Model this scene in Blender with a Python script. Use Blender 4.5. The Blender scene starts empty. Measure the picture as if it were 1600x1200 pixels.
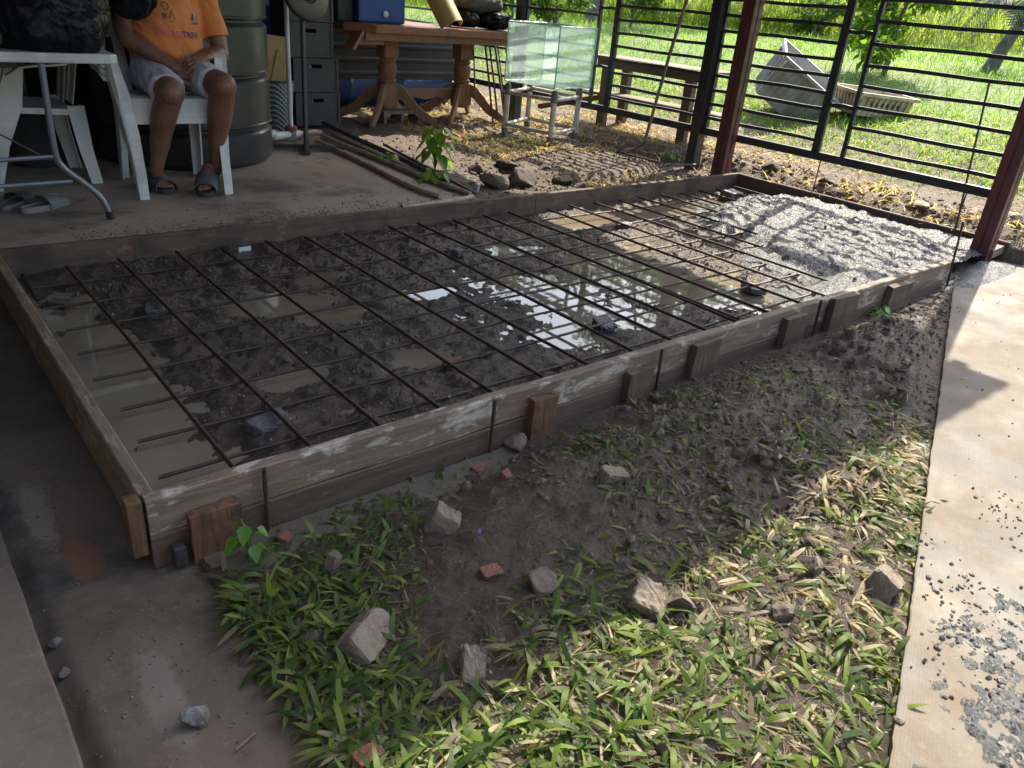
import bpy, bmesh, math, random
import numpy as np
from mathutils import Vector, Matrix
from mathutils.bvhtree import BVHTree
random.seed(7); rng = np.random.default_rng(11)
sc = bpy.context.scene
COL = sc.collection
R = math.radians
# ---------------------------------------------------------------- camera
FPX = 1208.24
CAM = np.array([-0.358213, -1.619861, 1.08])
YAW, PITCH, ROLL = 0.7208809, 0.4616882, 0.0920890
fw = np.array([math.cos(PITCH)*math.sin(YAW), math.cos(PITCH)*math.cos(YAW), -math.sin(PITCH)])
rt = np.array([math.cos(YAW), -math.sin(YAW), 0.0]); up = np.cross(rt, fw)
rt, up = math.cos(ROLL)*rt + math.sin(ROLL)*up, -math.sin(ROLL)*rt + math.cos(ROLL)*up
cam = bpy.data.objects.new('camera', bpy.data.cameras.new('camera'))
COL.objects.link(cam)
M = Matrix(((rt[0], up[0], -fw[0], CAM[0]), (rt[1], up[1], -fw[1], CAM[1]), (rt[2], up[2], -fw[2], CAM[2]), (0, 0, 0, 1)))
cam.matrix_world = M
cam.data.sensor_width = 36; cam.data.lens = FPX/1600*36
cam.data.clip_start = 0.05; cam.data.clip_end = 500
sc.camera = cam
# ---------------------------------------------------------------- light
SUN = Vector((0.95, 0.285, 1.0)).normalized()
EL = math.asin(SUN.z); AZ = math.atan2(SUN.x, SUN.y)
w = bpy.data.worlds.new('World'); sc.world = w; w.use_nodes = True
nt = w.node_tree; nt.nodes.clear()
sky = nt.nodes.new('ShaderNodeTexSky'); sky.sky_type = 'NISHITA'; sky.sun_disc = False
sky.sun_elevation = EL; sky.sun_rotation = AZ; sky.air_density = 1.2; sky.dust_density = 2.5
bg = nt.nodes.new('ShaderNodeBackground'); bg.inputs[1].default_value = 0.15
wo = nt.nodes.new('ShaderNodeOutputWorld')
wbm = nt.nodes.new('ShaderNodeMix'); wbm.data_type = 'RGBA'; wbm.blend_type = 'MULTIPLY'; wbm.inputs[0].default_value = 1; wbm.inputs[7].default_value = (1.0, .98, .955, 1)
nt.links.new(sky.outputs[0], wbm.inputs[6]); nt.links.new(wbm.outputs[2], bg.inputs[0]); nt.links.new(bg.outputs[0], wo.inputs[0])
sl = bpy.data.lights.new('sun', 'SUN'); sl.energy = 3.6; sl.angle = R(0.55); sl.color = (1.0, .91, .74)
so = bpy.data.objects.new('sun', sl); COL.objects.link(so)
so.rotation_euler = SUN.to_track_quat('Z', 'Y').to_euler()
sc.view_settings.view_transform = 'Standard'; sc.view_settings.look = 'None'
sc.view_settings.exposure = 1.72; sc.view_settings.gamma = 1
sc.render.engine = 'CYCLES'
sc.cycles.use_denoising = True
sc.cycles.max_bounces = 7; sc.cycles.diffuse_bounces = 4; sc.cycles.glossy_bounces = 3
sc.cycles.transparent_max_bounces = 10; sc.cycles.caustics_reflective = False; sc.cycles.caustics_refractive = False

# ---------------------------------------------------------------- noise and terrain
_P = np.random.default_rng(5).random((256, 256))
def vnoise(x, y, s=1.0, o=0):
    x = np.asarray(x, float)*s + 17.3*o + 500; y = np.asarray(y, float)*s + 9.7*o + 500
    xi = np.floor(x).astype(int); yi = np.floor(y).astype(int); fx = x-xi; fy = y-yi
    fx = fx*fx*(3-2*fx); fy = fy*fy*(3-2*fy)
    a = _P[xi % 256, yi % 256]; b = _P[(xi+1) % 256, yi % 256]; c = _P[xi % 256, (yi+1) % 256]; d = _P[(xi+1) % 256, (yi+1) % 256]
    return (a*(1-fx)+b*fx)*(1-fy) + (c*(1-fx)+d*fx)*fy
def fbm(x, y, s, octv=4, o=0, g=.5):
    v = 0; a = 1; t = 0
    for i in range(octv):
        v = v + a*vnoise(x, y, s*2**i, o+i*3); t += a; a *= g
    return v/t - .5
def sst(a, b, x):
    t = np.clip((np.asarray(x, float)-a)/(b-a), 0, 1); return t*t*(3-2*t)
def bump2(x, y, cx, cy, rx, ry=None, rot=0):
    ry = ry or rx; c, s = math.cos(rot), math.sin(rot)
    u = ((x-cx)*c+(y-cy)*s)/rx; v = (-(x-cx)*s+(y-cy)*c)/ry
    return np.exp(-(u*u+v*v))
SL_A = np.array([4.5, .07]); SL_B = np.array([.86, -1.375])   # edge of the pale slab
sl_d = (SL_B-SL_A)/np.linalg.norm(SL_B-SL_A); sl_n = np.array([sl_d[1], -sl_d[0]])
if sl_n[1] > 0: sl_n = -sl_n
def slabdist(x, y):       # > 0 on the slab side
    return (x-SL_A[0])*sl_n[0] + (y-SL_A[1])*sl_n[1]
PUD = [(0.14, .9, .17, .8), (.12, .25, .15, .2), (.30, .10, .3, .07), (.84, 1.25, .22, .13), (.98, 1.05, .15, .09), (1.2, 1.5, .15, .08), (1.08, .52, .2, .11), (.62, .62, .16, .09), (.66, .3, .1, .05),
       (1.98, .78, .22, .24), (1.75, .42, .18, .13), (2.1, .45, .1, .1), (2.62, 1.0, .24, .16), (2.78, .55, .3, .2), (2.25, 1.45, .2, .1), (2.45, .72, .12, .1), (3.2, 1.78, .5, .13), (3.7, 1.75, .5, .14), (4.3, 1.72, .4, .16), (3.0, 1.25, .15, .1),
       (2.9, .25, .22, .1), (3.15, .18, .15, .1), (4.78, 1.3, .12, .4), (1.45, 1.1, .12, .07)]
def inside_h(x, y):
    z = -.1135 + fbm(x, y, 3.2, 3, 1)*.026 + fbm(x, y, 13, 5, 4, .75)*.06
    for cx, cy, rx, ry in PUD:
        z = z - .040*bump2(x, y, cx, cy, rx*.95, ry*.95)
    z = z - .009*np.clip(bump2(x, y, 2.2, .85, .75, .55)*1.6, 0, 1) + .02*bump2(x, y, .75, .2, .4, .2) + .012*sst(1.7, 1.9, y)*sst(2.6, 2.2, x)
    return z
def front_h(x, y):
    z = -.168 + .02*fbm(x, y, 2.1, 3, 2) + .024*fbm(x, y, 12, 4, 7, .65) + .022*fbm(x, y, 22, 2, 17, .6)*sst(-.07, -.14, y)
    z = z + .05*sst(.9, 2.0, x)*sst(-.12, -.35, y) + .035*sst(.2, .6, x)*sst(-.1, -.4, y)
    lump = np.maximum(0, fbm(x, y, 5.2, 4, 9, .55)*2.0+.12)*sst(.8, 2.2, x)*sst(-.08, -.28, y)
    z = z + .12*lump*(1-.4*sst(2.6,3.6,x)) + .02*fbm(x, y, 9, 4, 19, .65)*sst(1.0,1.8,x)
    z = z + .03*bump2(x, y, .95, -.35, .2, .12)
    z = z - .012*sst(-.26, -.08, y) + .022*sst(.9, 1.6, x)*sst(-.5, -.1, y)
    z = z + (-.135 - z)*sst(-.14, -.03, slabdist(x, y))
    return z
def g_far(s):
    return np.interp(s, [4.98, 5.15, 5.5, 6.0, 7.5, 10, 13, 18, 21, 60, 140], [-.04, .03, .02, .1, .34, .62, .76, .85, 1.1, 8.5, 26])
def back_h(x, y):
    z = -.055 + .05*fbm(x, y, 1.7, 3, 5) + .05*fbm(x, y, 8, 5, 6, .65)*sst(2.6, 3.0, x)
    hp_ = bump2(x, y, 4.0, 2.72, .72, .42, .1); hp_ = sst(.28, .5, hp_); z = z*(1-.8*hp_) + .012*hp_ + .012*hp_*fbm(x, y, 14, 3, 3)       # heap of spoil
    z = z - .03*bump2(x, y, 3.1, 2.6, .3, .3)
    return z
def H(x, y):
    x = np.asarray(x, float); y = np.asarray(y, float)
    zi = inside_h(x, y); zf = front_h(x, y); zb = back_h(x, y)
    inb = (x > 0) & (x < 4.98) & (y > -.015) & (y < 2.0)
    z = np.where(y >= 2.0, zb, np.where(inb, zi, zf))
    m = .05*np.maximum(0, fbm(x, y, 5, 4, 8, .6)*2+.35)*sst(4.97, 5.1, x)*sst(5.75, 5.4, x)*sst(3.4, 2.4, y)
    zo = g_far(np.maximum(x, y-3.2)) + m + .02*fbm(x, y, 4, 3, 3)*sst(5, 6, x)
    zo = zo*np.where((y > 2.0) & (x <= 4.98), 1, 1)
    far = (x > 4.985) | (y > 8.2)
    z = np.where(far, zo, z)
    # under the slabs and the left path the ground sheet lies lower
    z = np.where((x < .05) & (y < 2.02), -.30, z)
    z = np.where((slabdist(x, y) > .012) & (x < 8) & (y < -.12), -.30, z)
    z = np.where((y > 2.0) & (x < floor_edge(y)), -.25, z)
    return z
def floor_edge(y):
    return 2.53 + (np.asarray(y, float)-2.2)*.02
def ray(px, py):
    d = (px-800)/FPX*rt - (py-600)/FPX*up + fw
    return d
def onz(px, py, z):
    d = ray(px, py); return CAM + d*((z-CAM[2])/d[2])
def onx(px, py, x):
    d = ray(px, py); return CAM + d*((x-CAM[0])/d[0])
def ony(px, py, y):
    d = ray(px, py); return CAM + d*((y-CAM[1])/d[1])
def dep(px, py, D): return CAM + ray(px, py)*D
def hit(px, py):
    d = ray(px, py); t = np.arange(.8, 60, .01); P = CAM[None]+d[None]*t[:, None]
    below = P[:, 2] < H(P[:, 0], P[:, 1]); i = int(np.argmax(below)); return P[i]

# ---------------------------------------------------------------- object helpers
def tag(o, label=None, cat=None, group=None, kind=None):
    if label: o['label'] = label
    if cat: o['category'] = cat
    if group: o['group'] = group
    if kind: o['kind'] = kind
    return o
def thing(name, label, cat, loc=(0, 0, 0), rz=0, group=None):
    o = bpy.data.objects.new(name, None); COL.objects.link(o); o.empty_display_size = .1
    o.location = loc; o.rotation_euler = (0, 0, rz)
    return tag(o, label, cat, group)
def copy_tree(o, parent=None):
    c = o.copy(); COL.objects.link(c)
    if parent: c.parent = parent
    for ch in [k for k in bpy.data.objects if k.parent == o]: copy_tree(ch, c)
    return c
class MB:
    def __init__(s): s.v = []; s.f = []
    def add(s, vs, fs):
        n = len(s.v); s.v += [tuple(map(float, p)) for p in vs]; s.f += [tuple(n+i for i in f) for f in fs]; return s
    def box(s, c, d, rot=None, bev=0):
        hx, hy, hz = d[0]/2, d[1]/2, d[2]/2
        vs = [Vector((sx*hx, sy*hy, sz*hz)) for sx in (-1, 1) for sy in (-1, 1) for sz in (-1, 1)]
        if rot is not None:
            m = rot if isinstance(rot, Matrix) else Matrix.Rotation(rot, 3, 'Z')
            vs = [m @ v for v in vs]
        vs = [v+Vector(c) for v in vs]
        return s.add(vs, [(0, 1, 3, 2), (4, 6, 7, 5), (0, 4, 5, 1), (2, 3, 7, 6), (0, 2, 6, 4), (1, 5, 7, 3)])
    def bx(s, a, b):
        return s.box([(a[i]+b[i])/2 for i in range(3)], [abs(b[i]-a[i]) for i in range(3)])
    def tube(s, pts, r, seg=8, cap=True, sx=1.0, upv=None):
        pts = [Vector(p) for p in pts]; n = len(pts); rs = r if hasattr(r, '__len__') else [r]*n
        T = []
        for i in range(n):
            a = pts[max(0, i-1)]; b = pts[min(n-1, i+1)]; T.append((b-a).normalized())
        u = Vector(upv) if upv else (Vector((0, 0, 1)) if abs(T[0].z) < .9 else Vector((1, 0, 0)))
        vs = []; fs = []
        for i in range(n):
            t = T[i]; u = (u - t*u.dot(t)).normalized(); w_ = t.cross(u)
            rr = rs[i]; ra, rb = (rr if hasattr(rr, '__len__') else (rr, rr*sx))
            for k in range(seg):
                a = 2*math.pi*k/seg; vs.append(pts[i]+u*math.cos(a)*ra+w_*math.sin(a)*rb)
        for i in range(n-1):
            for k in range(seg):
                k2 = (k+1) % seg; fs.append((i*seg+k, i*seg+k2, (i+1)*seg+k2, (i+1)*seg+k))
        if cap: fs.append(tuple(range(seg))[::-1]); fs.append(tuple((n-1)*seg+k for k in range(seg)))
        return s.add(vs, fs)
    def lathe(s, prof, c=(0, 0, 0), seg=32, rot=None):
        vs = []; fs = []; n = len(prof)
        for r_, z in prof:
            for k in range(seg):
                a = 2*math.pi*k/seg; v = Vector((r_*math.cos(a), r_*math.sin(a), z))
                if rot is not None: v = rot @ v
                vs.append(v+Vector(c))
        for i in range(n-1):
            for k in range(seg):
                k2 = (k+1) % seg; fs.append((i*seg+k, i*seg+k2, (i+1)*seg+k2, (i+1)*seg+k))
        fs.append(tuple(range(seg))[::-1]); fs.append(tuple((n-1)*seg+k for k in range(seg)))
        return s.add(vs, fs)
    def prism(s, poly, z0, z1, mat=None):
        n = len(poly); vs = [Vector((p[0], p[1], z0)) for p in poly]+[Vector((p[0], p[1], z1)) for p in poly]
        if mat is not None: vs = [mat @ v for v in vs]
        fs = [tuple(range(n))[::-1], tuple(range(n, 2*n))]+[(i, (i+1) % n, n+(i+1) % n, n+i) for i in range(n)]
        return s.add(vs, fs)
    def loft(s, pts, wv, ws, tv, ts):     # rectangular section lofted along points
        vs = []; fs = []; n = len(pts)
        for i, p in enumerate(pts):
            p = Vector(p); a = Vector(wv[i] if hasattr(wv[0], '__len__') else wv)*(ws[i]/2); b = Vector(tv[i] if hasattr(tv[0], '__len__') else tv)*(ts[i] if hasattr(ts, '__len__') else ts)/2
            vs += [p-a-b, p+a-b, p+a+b, p-a+b]
        for i in range(n-1):
            for k in range(4):
                k2 = (k+1) % 4; fs.append((i*4+k, i*4+k2, i*4+4+k2, i*4+4+k))
        fs.append((3, 2, 1, 0)); fs.append(tuple((n-1)*4+k for k in range(4)))
        return s.add(vs, fs)
    def build(s, name, mat, parent=None, smooth=False, bev=0, world=True, sub=0):
        me = bpy.data.meshes.new(name); vs = s.v
        if parent is not None and world:
            inv = root_matrix(parent).inverted(); vs = [tuple(inv @ Vector(v)) for v in vs]
        me.from_pydata(vs, [], s.f); me.update()
        bm = bmesh.new(); bm.from_mesh(me); bmesh.ops.recalc_face_normals(bm, faces=bm.faces)
        if bev: bmesh.ops.bevel(bm, geom=[e for e in bm.edges if len(e.link_faces) == 2 and e.calc_face_angle(0) > .6], offset=bev, segments=2, affect='EDGES', profile=.6)
        bm.to_mesh(me); bm.free()
        if smooth:
            me.polygons.foreach_set('use_smooth', [True]*len(me.polygons))
            try: me.set_sharp_from_angle(angle=R(42))
            except Exception: pass
        if mat: me.materials.append(mat)
        o = bpy.data.objects.new(name, me); COL.objects.link(o)
        if parent is not None: o.parent = parent
        if sub:
            md = o.modifiers.new('sub', 'SUBSURF'); md.levels = sub; md.render_levels = sub
        return o
def root_matrix(o):
    m = Matrix.LocRotScale(o.location, o.rotation_euler, o.scale)
    return root_matrix(o.parent) @ m if o.parent else m
def npmesh(name, V, F, mat, parent=None, smooth=True, attr=None):
    """V (n,3), F list of quads (m,4) array"""
    me = bpy.data.meshes.new(name); n = len(V); m = len(F); k = F.shape[1]
    me.vertices.add(n); me.vertices.foreach_set('co', np.asarray(V, np.float32).ravel())
    me.loops.add(m*k); me.loops.foreach_set('vertex_index', np.asarray(F, np.int32).ravel())
    me.polygons.add(m); me.polygons.foreach_set('loop_start', np.arange(0, m*k, k, dtype=np.int32))
    me.polygons.foreach_set('use_smooth', [smooth]*m)
    me.update(calc_edges=True)
    for an, arr in (attr or {}).items():
        a = me.color_attributes.new(an, 'FLOAT_COLOR', 'POINT'); a.data.foreach_set('color', np.asarray(arr, np.float32).ravel())
    me.materials.append(mat)
    o = bpy.data.objects.new(name, me); COL.objects.link(o)
    if parent: o.parent = parent
    return o

# ---------------------------------------------------------------- materials
class NT:
    def __init__(s, name):
        s.m = bpy.data.materials.new(name); s.m.use_nodes = True; s.t = s.m.node_tree; s.t.nodes.clear()
        s.out = s.n('ShaderNodeOutputMaterial'); s.b = s.n('ShaderNodeBsdfPrincipled')
        s.t.links.new(s.b.outputs[0], s.out.inputs[0]); s.tc = s.n('ShaderNodeTexCoord')
    def n(s, t, **k):
        nd = s.t.nodes.new(t)
        for a, b in k.items(): setattr(nd, a, b)
        return nd
    def l(s, a, b): s.t.links.new(a, b)
    def inp(s, sock, v):
        if isinstance(v, bpy.types.NodeSocket): s.l(v, sock)
        else: sock.default_value = v
    def coord(s, scale=(1, 1, 1), rot=(0, 0, 0), kind='Object'):
        mp = s.n('ShaderNodeMapping'); mp.inputs['Scale'].default_value = scale; mp.inputs['Rotation'].default_value = rot
        s.l(s.tc.outputs[kind], mp.inputs[0]); return mp.outputs[0]
    def noise(s, scale, co=None, det=5, rough=.55, dist=0):
        nd = s.n('ShaderNodeTexNoise'); nd.inputs['Scale'].default_value = scale; nd.inputs['Detail'].default_value = det
        nd.inputs['Roughness'].default_value = rough; nd.inputs['Distortion'].default_value = dist
        s.l(co if co is not None else s.tc.outputs['Object'], nd.inputs['Vector']); return nd.outputs[0]
    def vor(s, scale, co=None, feat='F1', out=0):
        nd = s.n('ShaderNodeTexVoronoi'); nd.feature = feat; nd.inputs['Scale'].default_value = scale
        s.l(co if co is not None else s.tc.outputs['Object'], nd.inputs['Vector']); return nd.outputs[out]
    def ramp(s, fac, stops):
        nd = s.n('ShaderNodeValToRGB'); s.l(fac, nd.inputs[0]); e = nd.color_ramp.elements
        while len(e) < len(stops): e.new(.5)
        for i, (p, c) in enumerate(stops):
            e[i].position = p; e[i].color = (*c, 1) if hasattr(c, '__len__') else (c, c, c, 1)
        return nd.outputs[0]
    def mix(s, fac, a, b, mode='MIX'):
        nd = s.n('ShaderNodeMix', data_type='RGBA', blend_type=mode)
        s.inp(nd.inputs[0], fac)
        for i, v in ((6, a), (7, b)):
            s.inp(nd.inputs[i], (*v, 1) if isinstance(v, tuple) and len(v) == 3 else v)
        return nd.outputs[2]
    def math(s, op, a, b=0.0, cl=False):
        nd = s.n('ShaderNodeMath', operation=op, use_clamp=cl); s.inp(nd.inputs[0], a); s.inp(nd.inputs[1], b); return nd.outputs[0]
    def bump(s, h, st=.3, dist=.01, prev=None):
        nd = s.n('ShaderNodeBump'); nd.inputs['Strength'].default_value = st; nd.inputs['Distance'].default_value = dist
        s.l(h, nd.inputs['Height'])
        if prev is not None: s.l(prev, nd.inputs['Normal'])
        return nd.outputs[0]
    def attr(s, name):
        nd = s.n('ShaderNodeAttribute'); nd.attribute_name = name; sp = s.n('ShaderNodeSeparateColor'); s.l(nd.outputs['Color'], sp.inputs[0])
        return nd.outputs['Color'], sp.outputs
    def set(s, **k):
        names = dict(base='Base Color', rough='Roughness', metal='Metallic', normal='Normal', coat='Coat Weight', crough='Coat Roughness', spec='Specular IOR Level', trans='Transmission Weight', ior='IOR', sub='Subsurface Weight', alpha='Alpha', sheen='Sheen Weight')
        for a, v in k.items():
            if isinstance(v, tuple) and len(v) == 3: v = (*v, 1)
            s.inp(s.b.inputs[names[a]], v)
        return s.m
def simple(name, c1, c2=None, scale=8, rough=.6, rvar=.15, bump=.15, bscale=40, bdist=.004, metal=0, coat=0, stretch=(1, 1, 1), spec=.5, dirt=None, dscale=5, crough=.1):
    t = NT(name); co = t.coord(stretch)
    c2 = c2 or tuple(x*.7 for x in c1)
    f = t.ramp(t.noise(scale, co, 6, .6), [(.33, 0), (.68, 1)])
    col = t.mix(f, c1, c2)
    if dirt: col = t.mix(t.ramp(t.noise(dscale, None, 7, .65), [(.48, 0), (.7, 1)]), col, dirt)
    rr = t.math('ADD', t.math('MULTIPLY', t.noise(scale*1.7, co, 4), rvar*2), rough-rvar)
    t.set(base=col, rough=rr, metal=metal, coat=coat, spec=spec, crough=crough)
    if bump: t.set(normal=t.bump(t.noise(bscale, co, 6, .65), bump, bdist))
    return t.m
# ================================================================ SETTING
def make_ground_mat():
    t = NT('ground_soil'); c_, (r_, g_, b_) = t.attr('mask')
    n1 = t.noise(2.2, None, 8, .6); n2 = t.noise(11, None, 8, .65); n3 = t.noise(60, None, 6, .7)
    mud = t.mix(t.ramp(n2, [(.35, 0), (.65, 1)]), (.078, .054, .040), (.175, .126, .096))
    mud = t.mix(t.ramp(n1, [(.4, 0), (.62, .6)]), mud, (.125, .10, .086))
    dry = t.mix(t.ramp(n2, [(.3, 0), (.7, 1)]), (.105, .075, .05), (.24, .18, .12))
    dry = t.mix(t.ramp(n3, [(.45, 0), (.6, .6)]), dry, (.13, .09, .06))
    lawn = t.mix(t.ramp(n2, [(.35, 0), (.65, 1)]), (.08, .13, .03), (.16, .22, .05))
    col = t.mix(r_, mud, dry); col = t.mix(g_, col, lawn)
    wet = t.math('MULTIPLY', b_, 1.0)
    col = t.mix(t.math('MULTIPLY', wet, .45), col, (.06, .042, .030))
    rough = t.math('SUBTRACT', t.math('ADD', .66, t.math('MULTIPLY', n2, .25)), t.math('MULTIPLY', wet, .42))
    nb = t.bump(t.noise(30, None, 10, .75), .95, .03); nb = t.bump(t.vor(55), .4, .006, nb); nb = t.bump(n3, .5, .005, nb)
    return t.set(base=col, rough=rough, normal=nb, spec=.5)
xs = np.unique(np.concatenate([-np.geomspace(.1, 60, 40)[::-1]-.1, np.arange(-.1, 5.2, .0145), np.arange(5.2, 8, .035), 8+np.geomspace(.05, 130, 90)]))
ys = np.unique(np.concatenate([-1.7-np.geomspace(.05, 60, 36)[::-1], np.arange(-1.7, 3.3, .0145), np.arange(3.3, 6.5, .035), 6.5+np.geomspace(.05, 130, 80)]))
X, Y = np.meshgrid(xs, ys, indexing='ij'); Z = H(X, Y)
nx, ny = X.shape; idx = np.arange(nx*ny).reshape(nx, ny)
F = np.stack([idx[:-1, :-1], idx[1:, :-1], idx[1:, 1:], idx[:-1, 1:]], -1).reshape(-1, 4)
straw = np.clip(sst(4.99, 5.1, X) + sst(2.1, 2.5, Y)*sst(2.9, 3.5, X), 0, 1)
straw = straw*np.clip(.75+fbm(X, Y, 2.5, 3, 12)*1.6, 0, 1)
lawn = np.clip(sst(6.0, 7.3, X+fbm(X, Y, .9, 3, 13)*1.5) + sst(8.5, 9.5, Y), 0, 1)
wet = np.where((X < 4.98) & (Y < 2.0) & (X > 0), .75, 0) + (.45+.4*sst(-.8, -.3, Y)+fbm(X, Y, 3, 3, 33)*.8)*(Y < 0)*(X < 4.98)
wet = np.where((X > 0) & (X < 4.98) & (Y > 0) & (Y < 2) & (X > 2.9), .5, wet)
mask = np.stack([straw, lawn, np.clip(wet, 0, 1), np.ones_like(X)], -1).reshape(-1, 4)
g = npmesh('ground', np.stack([X, Y, Z], -1).reshape(-1, 3), F, make_ground_mat(), attr={'mask': mask})
tag(g, 'muddy soil running to dry ground and rising lawn beyond the fence', kind='structure')

def water(name, label, x0, y0, x1, y1, z, col):
    t = NT(name); n = t.noise(3, None, 4)
    c = t.mix(t.ramp(n, [(.35, 0), (.65, 1)]), col, tuple(v*.72 for v in col))
    t.set(base=c, rough=.025, spec=.55, normal=t.bump(t.noise(9, None, 3), .03, .01))
    o = MB().add([(x0, y0, z), (x1, y0, z), (x1, y1, z), (x0, y1, z)], [(0, 1, 2, 3)]).build(name, t.m)
    return tag(o, label, kind='structure')
water('water', 'murky brown puddle water lying inside the timber formwork', .002, .002, 4.948, 1.978, -.131, (.235, .195, .14))
water('ditch_water', 'shallow grey water along the outside of the front board', .07, -.62, 3.9, -.052, -.177, (.12, .105, .085))

def slab_mat(name, a, b, stains, rough=.75, fine=.25, wet=None):
    t = NT(name); n1 = t.noise(1.6, None, 8, .6); n2 = t.noise(7, None, 8, .65); n3 = t.noise(70, None, 5, .7)
    col = t.mix(t.ramp(n1, [(.35, 0), (.65, 1)]), a, b)
    for (sc_, lo, hi, c) in stains:
        col = t.mix(t.ramp(t.noise(sc_, None, 9, .68, .3), [(lo, 0), (hi, 1)]), col, c)
    col = t.mix(t.ramp(n3, [(.56, 0), (.72, .5)]), col, tuple(min(1, v*1.6) for v in a))
    r = t.math('ADD', rough-.15, t.math('MULTIPLY', n2, .3))
    if wet: r = t.math('SUBTRACT', r, t.math('MULTIPLY', t.ramp(t.noise(wet[0], None, 7, .6), [(wet[1], 0), (wet[2], 1)]), wet[3]))
    nb = t.bump(n2, .35, .008); nb = t.bump(n3, fine, .003, nb)
    t.set(base=col, rough=r, normal=nb); return t
# house floor (behind the formwork)
def grid_obj(name, poly_fn, x0, x1, y0, y1, step, zf, mat, **kw):
    xs = np.arange(x0, x1+1e-6, step); ys = np.arange(y0, y1+1e-6, step)
    X, Y = np.meshgrid(xs, ys, indexing='ij'); Z = zf(X, Y); nx, ny = X.shape
    idx = np.arange(nx*ny).reshape(nx, ny)
    F = np.stack([idx[:-1, :-1], idx[1:, :-1], idx[1:, 1:], idx[:-1, 1:]], -1).reshape(-1, 4)
    if poly_fn is not None:
        k = poly_fn(X, Y).reshape(-1); F = F[k[F].all(1)]
    used = np.unique(F); re = -np.ones(nx*ny, int); re[used] = np.arange(len(used))
    V = np.stack([X, Y, Z], -1).reshape(-1, 3)[used]
    at = {a: f(V[:, 0], V[:, 1]) for a, f in kw.items()}
    return npmesh(name, V, re[F], mat, attr=at)
fl = slab_mat('floor_concrete', (.35, .28, .22), (.25, .195, .15), [(1.1, .5, .62, (.095, .075, .062)), (5, .56, .72, (.07, .058, .05)), (16, .6, .7, (.3, .26, .22))], .8, .3, (1.2, .5, .6, .35)).m
m_ = MB(); m_.prism([(-4, 2.018), (2.53, 2.018), (2.545, 3.4), (2.575, 4.35), (2.4, 4.9), (2.3, 9), (-4, 9)], -.3, -.03)
tag(m_.build('concrete_floor', fl, bev=.006), 'brown stained concrete floor of the open shed', kind='structure')
# left path at ground level and raised slab beside it
t = slab_mat('path_concrete', (.115, .086, .062), (.078, .06, .044), [(2.1, .5, .68, (.036, .034, .026)), (1.3, .55, .7, (.15, .115, .085)), (9, .6, .74, (.045, .036, .03))], .92, .45)
co = t.tc.outputs['Object']
def blob(t, cx, cy, rx, ry):
    mp = t.n('ShaderNodeMapping'); mp.vector_type = 'POINT'; mp.inputs['Location'].default_value = (-cx/rx, -cy/ry, 0); mp.inputs['Scale'].default_value = (1/rx, 1/ry, 0)
    nz = t.n('ShaderNodeTexNoise'); nz.inputs['Scale'].default_value = 26; nz.inputs['Detail'].default_value = 9; nz.inputs['Roughness'].default_value = .7; t.l(t.tc.outputs['Object'], nz.inputs[0])
    t.l(t.tc.outputs['Object'], mp.inputs[0]); ln = t.n('ShaderNodeVectorMath', operation='LENGTH'); t.l(mp.outputs[0], ln.inputs[0])
    d = t.math('ADD', ln.outputs['Value'], t.math('MULTIPLY', t.math('SUBTRACT', nz.outputs[0], .5), 1.5))
    return t.ramp(d, [(.55, .9), (.85, 0)])
base_in = t.b.inputs['Base Color'].links[0].from_socket
col = t.mix(blob(t, -.155, .10, .05, .13), base_in, (.16, .07, .035)); col = t.mix(blob(t, -.205, .33, .045, .22), col, (.17, .135, .10))
col = t.mix(blob(t, -.13, -.42, .05, .2), col, (.14, .12, .10))
t.l(col, t.b.inputs['Base Color'])
def pathz(X, Y): return -.192 + .012*fbm(X, Y, 3, 3, 21) + .006*fbm(X, Y, 18, 4, 22) - .02*sst(-.24, -.295, X)*(1+fbm(X, Y, 7, 3, 23)*2)
pth = grid_obj('concrete_path', lambda x, y: (x > -.5), -.45, .072, -2.6, 2.02, .012, pathz, t.m)
tag(pth, 'wet dark concrete path with a rust stain beside the left board', kind='structure')
# its broken right edge as a thin skirt
sk = MB(); yy = np.arange(-2.6, -.0, .02)
for a, b in zip(yy[:-1], yy[1:]):
    za, zb = float(pathz(np.array(.066), np.array(a))), float(pathz(np.array(.066), np.array(b)))
    sk.add([(.066, a, za), (.066, b, zb), (.070, b, -.24), (.070, a, -.24)], [(0, 1, 2, 3)])
tag(sk.build('concrete_path_edge', t.m, smooth=True), 'broken vertical edge of the dark path', kind='structure')
t2 = slab_mat('step_concrete', (.16, .13, .10), (.115, .094, .075), [(2.5, .52, .7, (.075, .064, .052)), (8, .6, .7, (.22, .18, .145))], .7, .35, (2, .5, .65, .2))
sp = MB(); ex = []
for y in np.arange(-2.8, 2.01, .06): ex.append((-.292+.012*float(fbm(0, y, 6, 4, 31)), y))
sp.prism(ex+[(-3.5, 2.01), (-3.5, -2.8)], -.3, -.135)
tag(sp.build('concrete_step', t2.m, bev=.005), 'brown concrete slab one step higher at the lower left', kind='structure')
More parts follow.
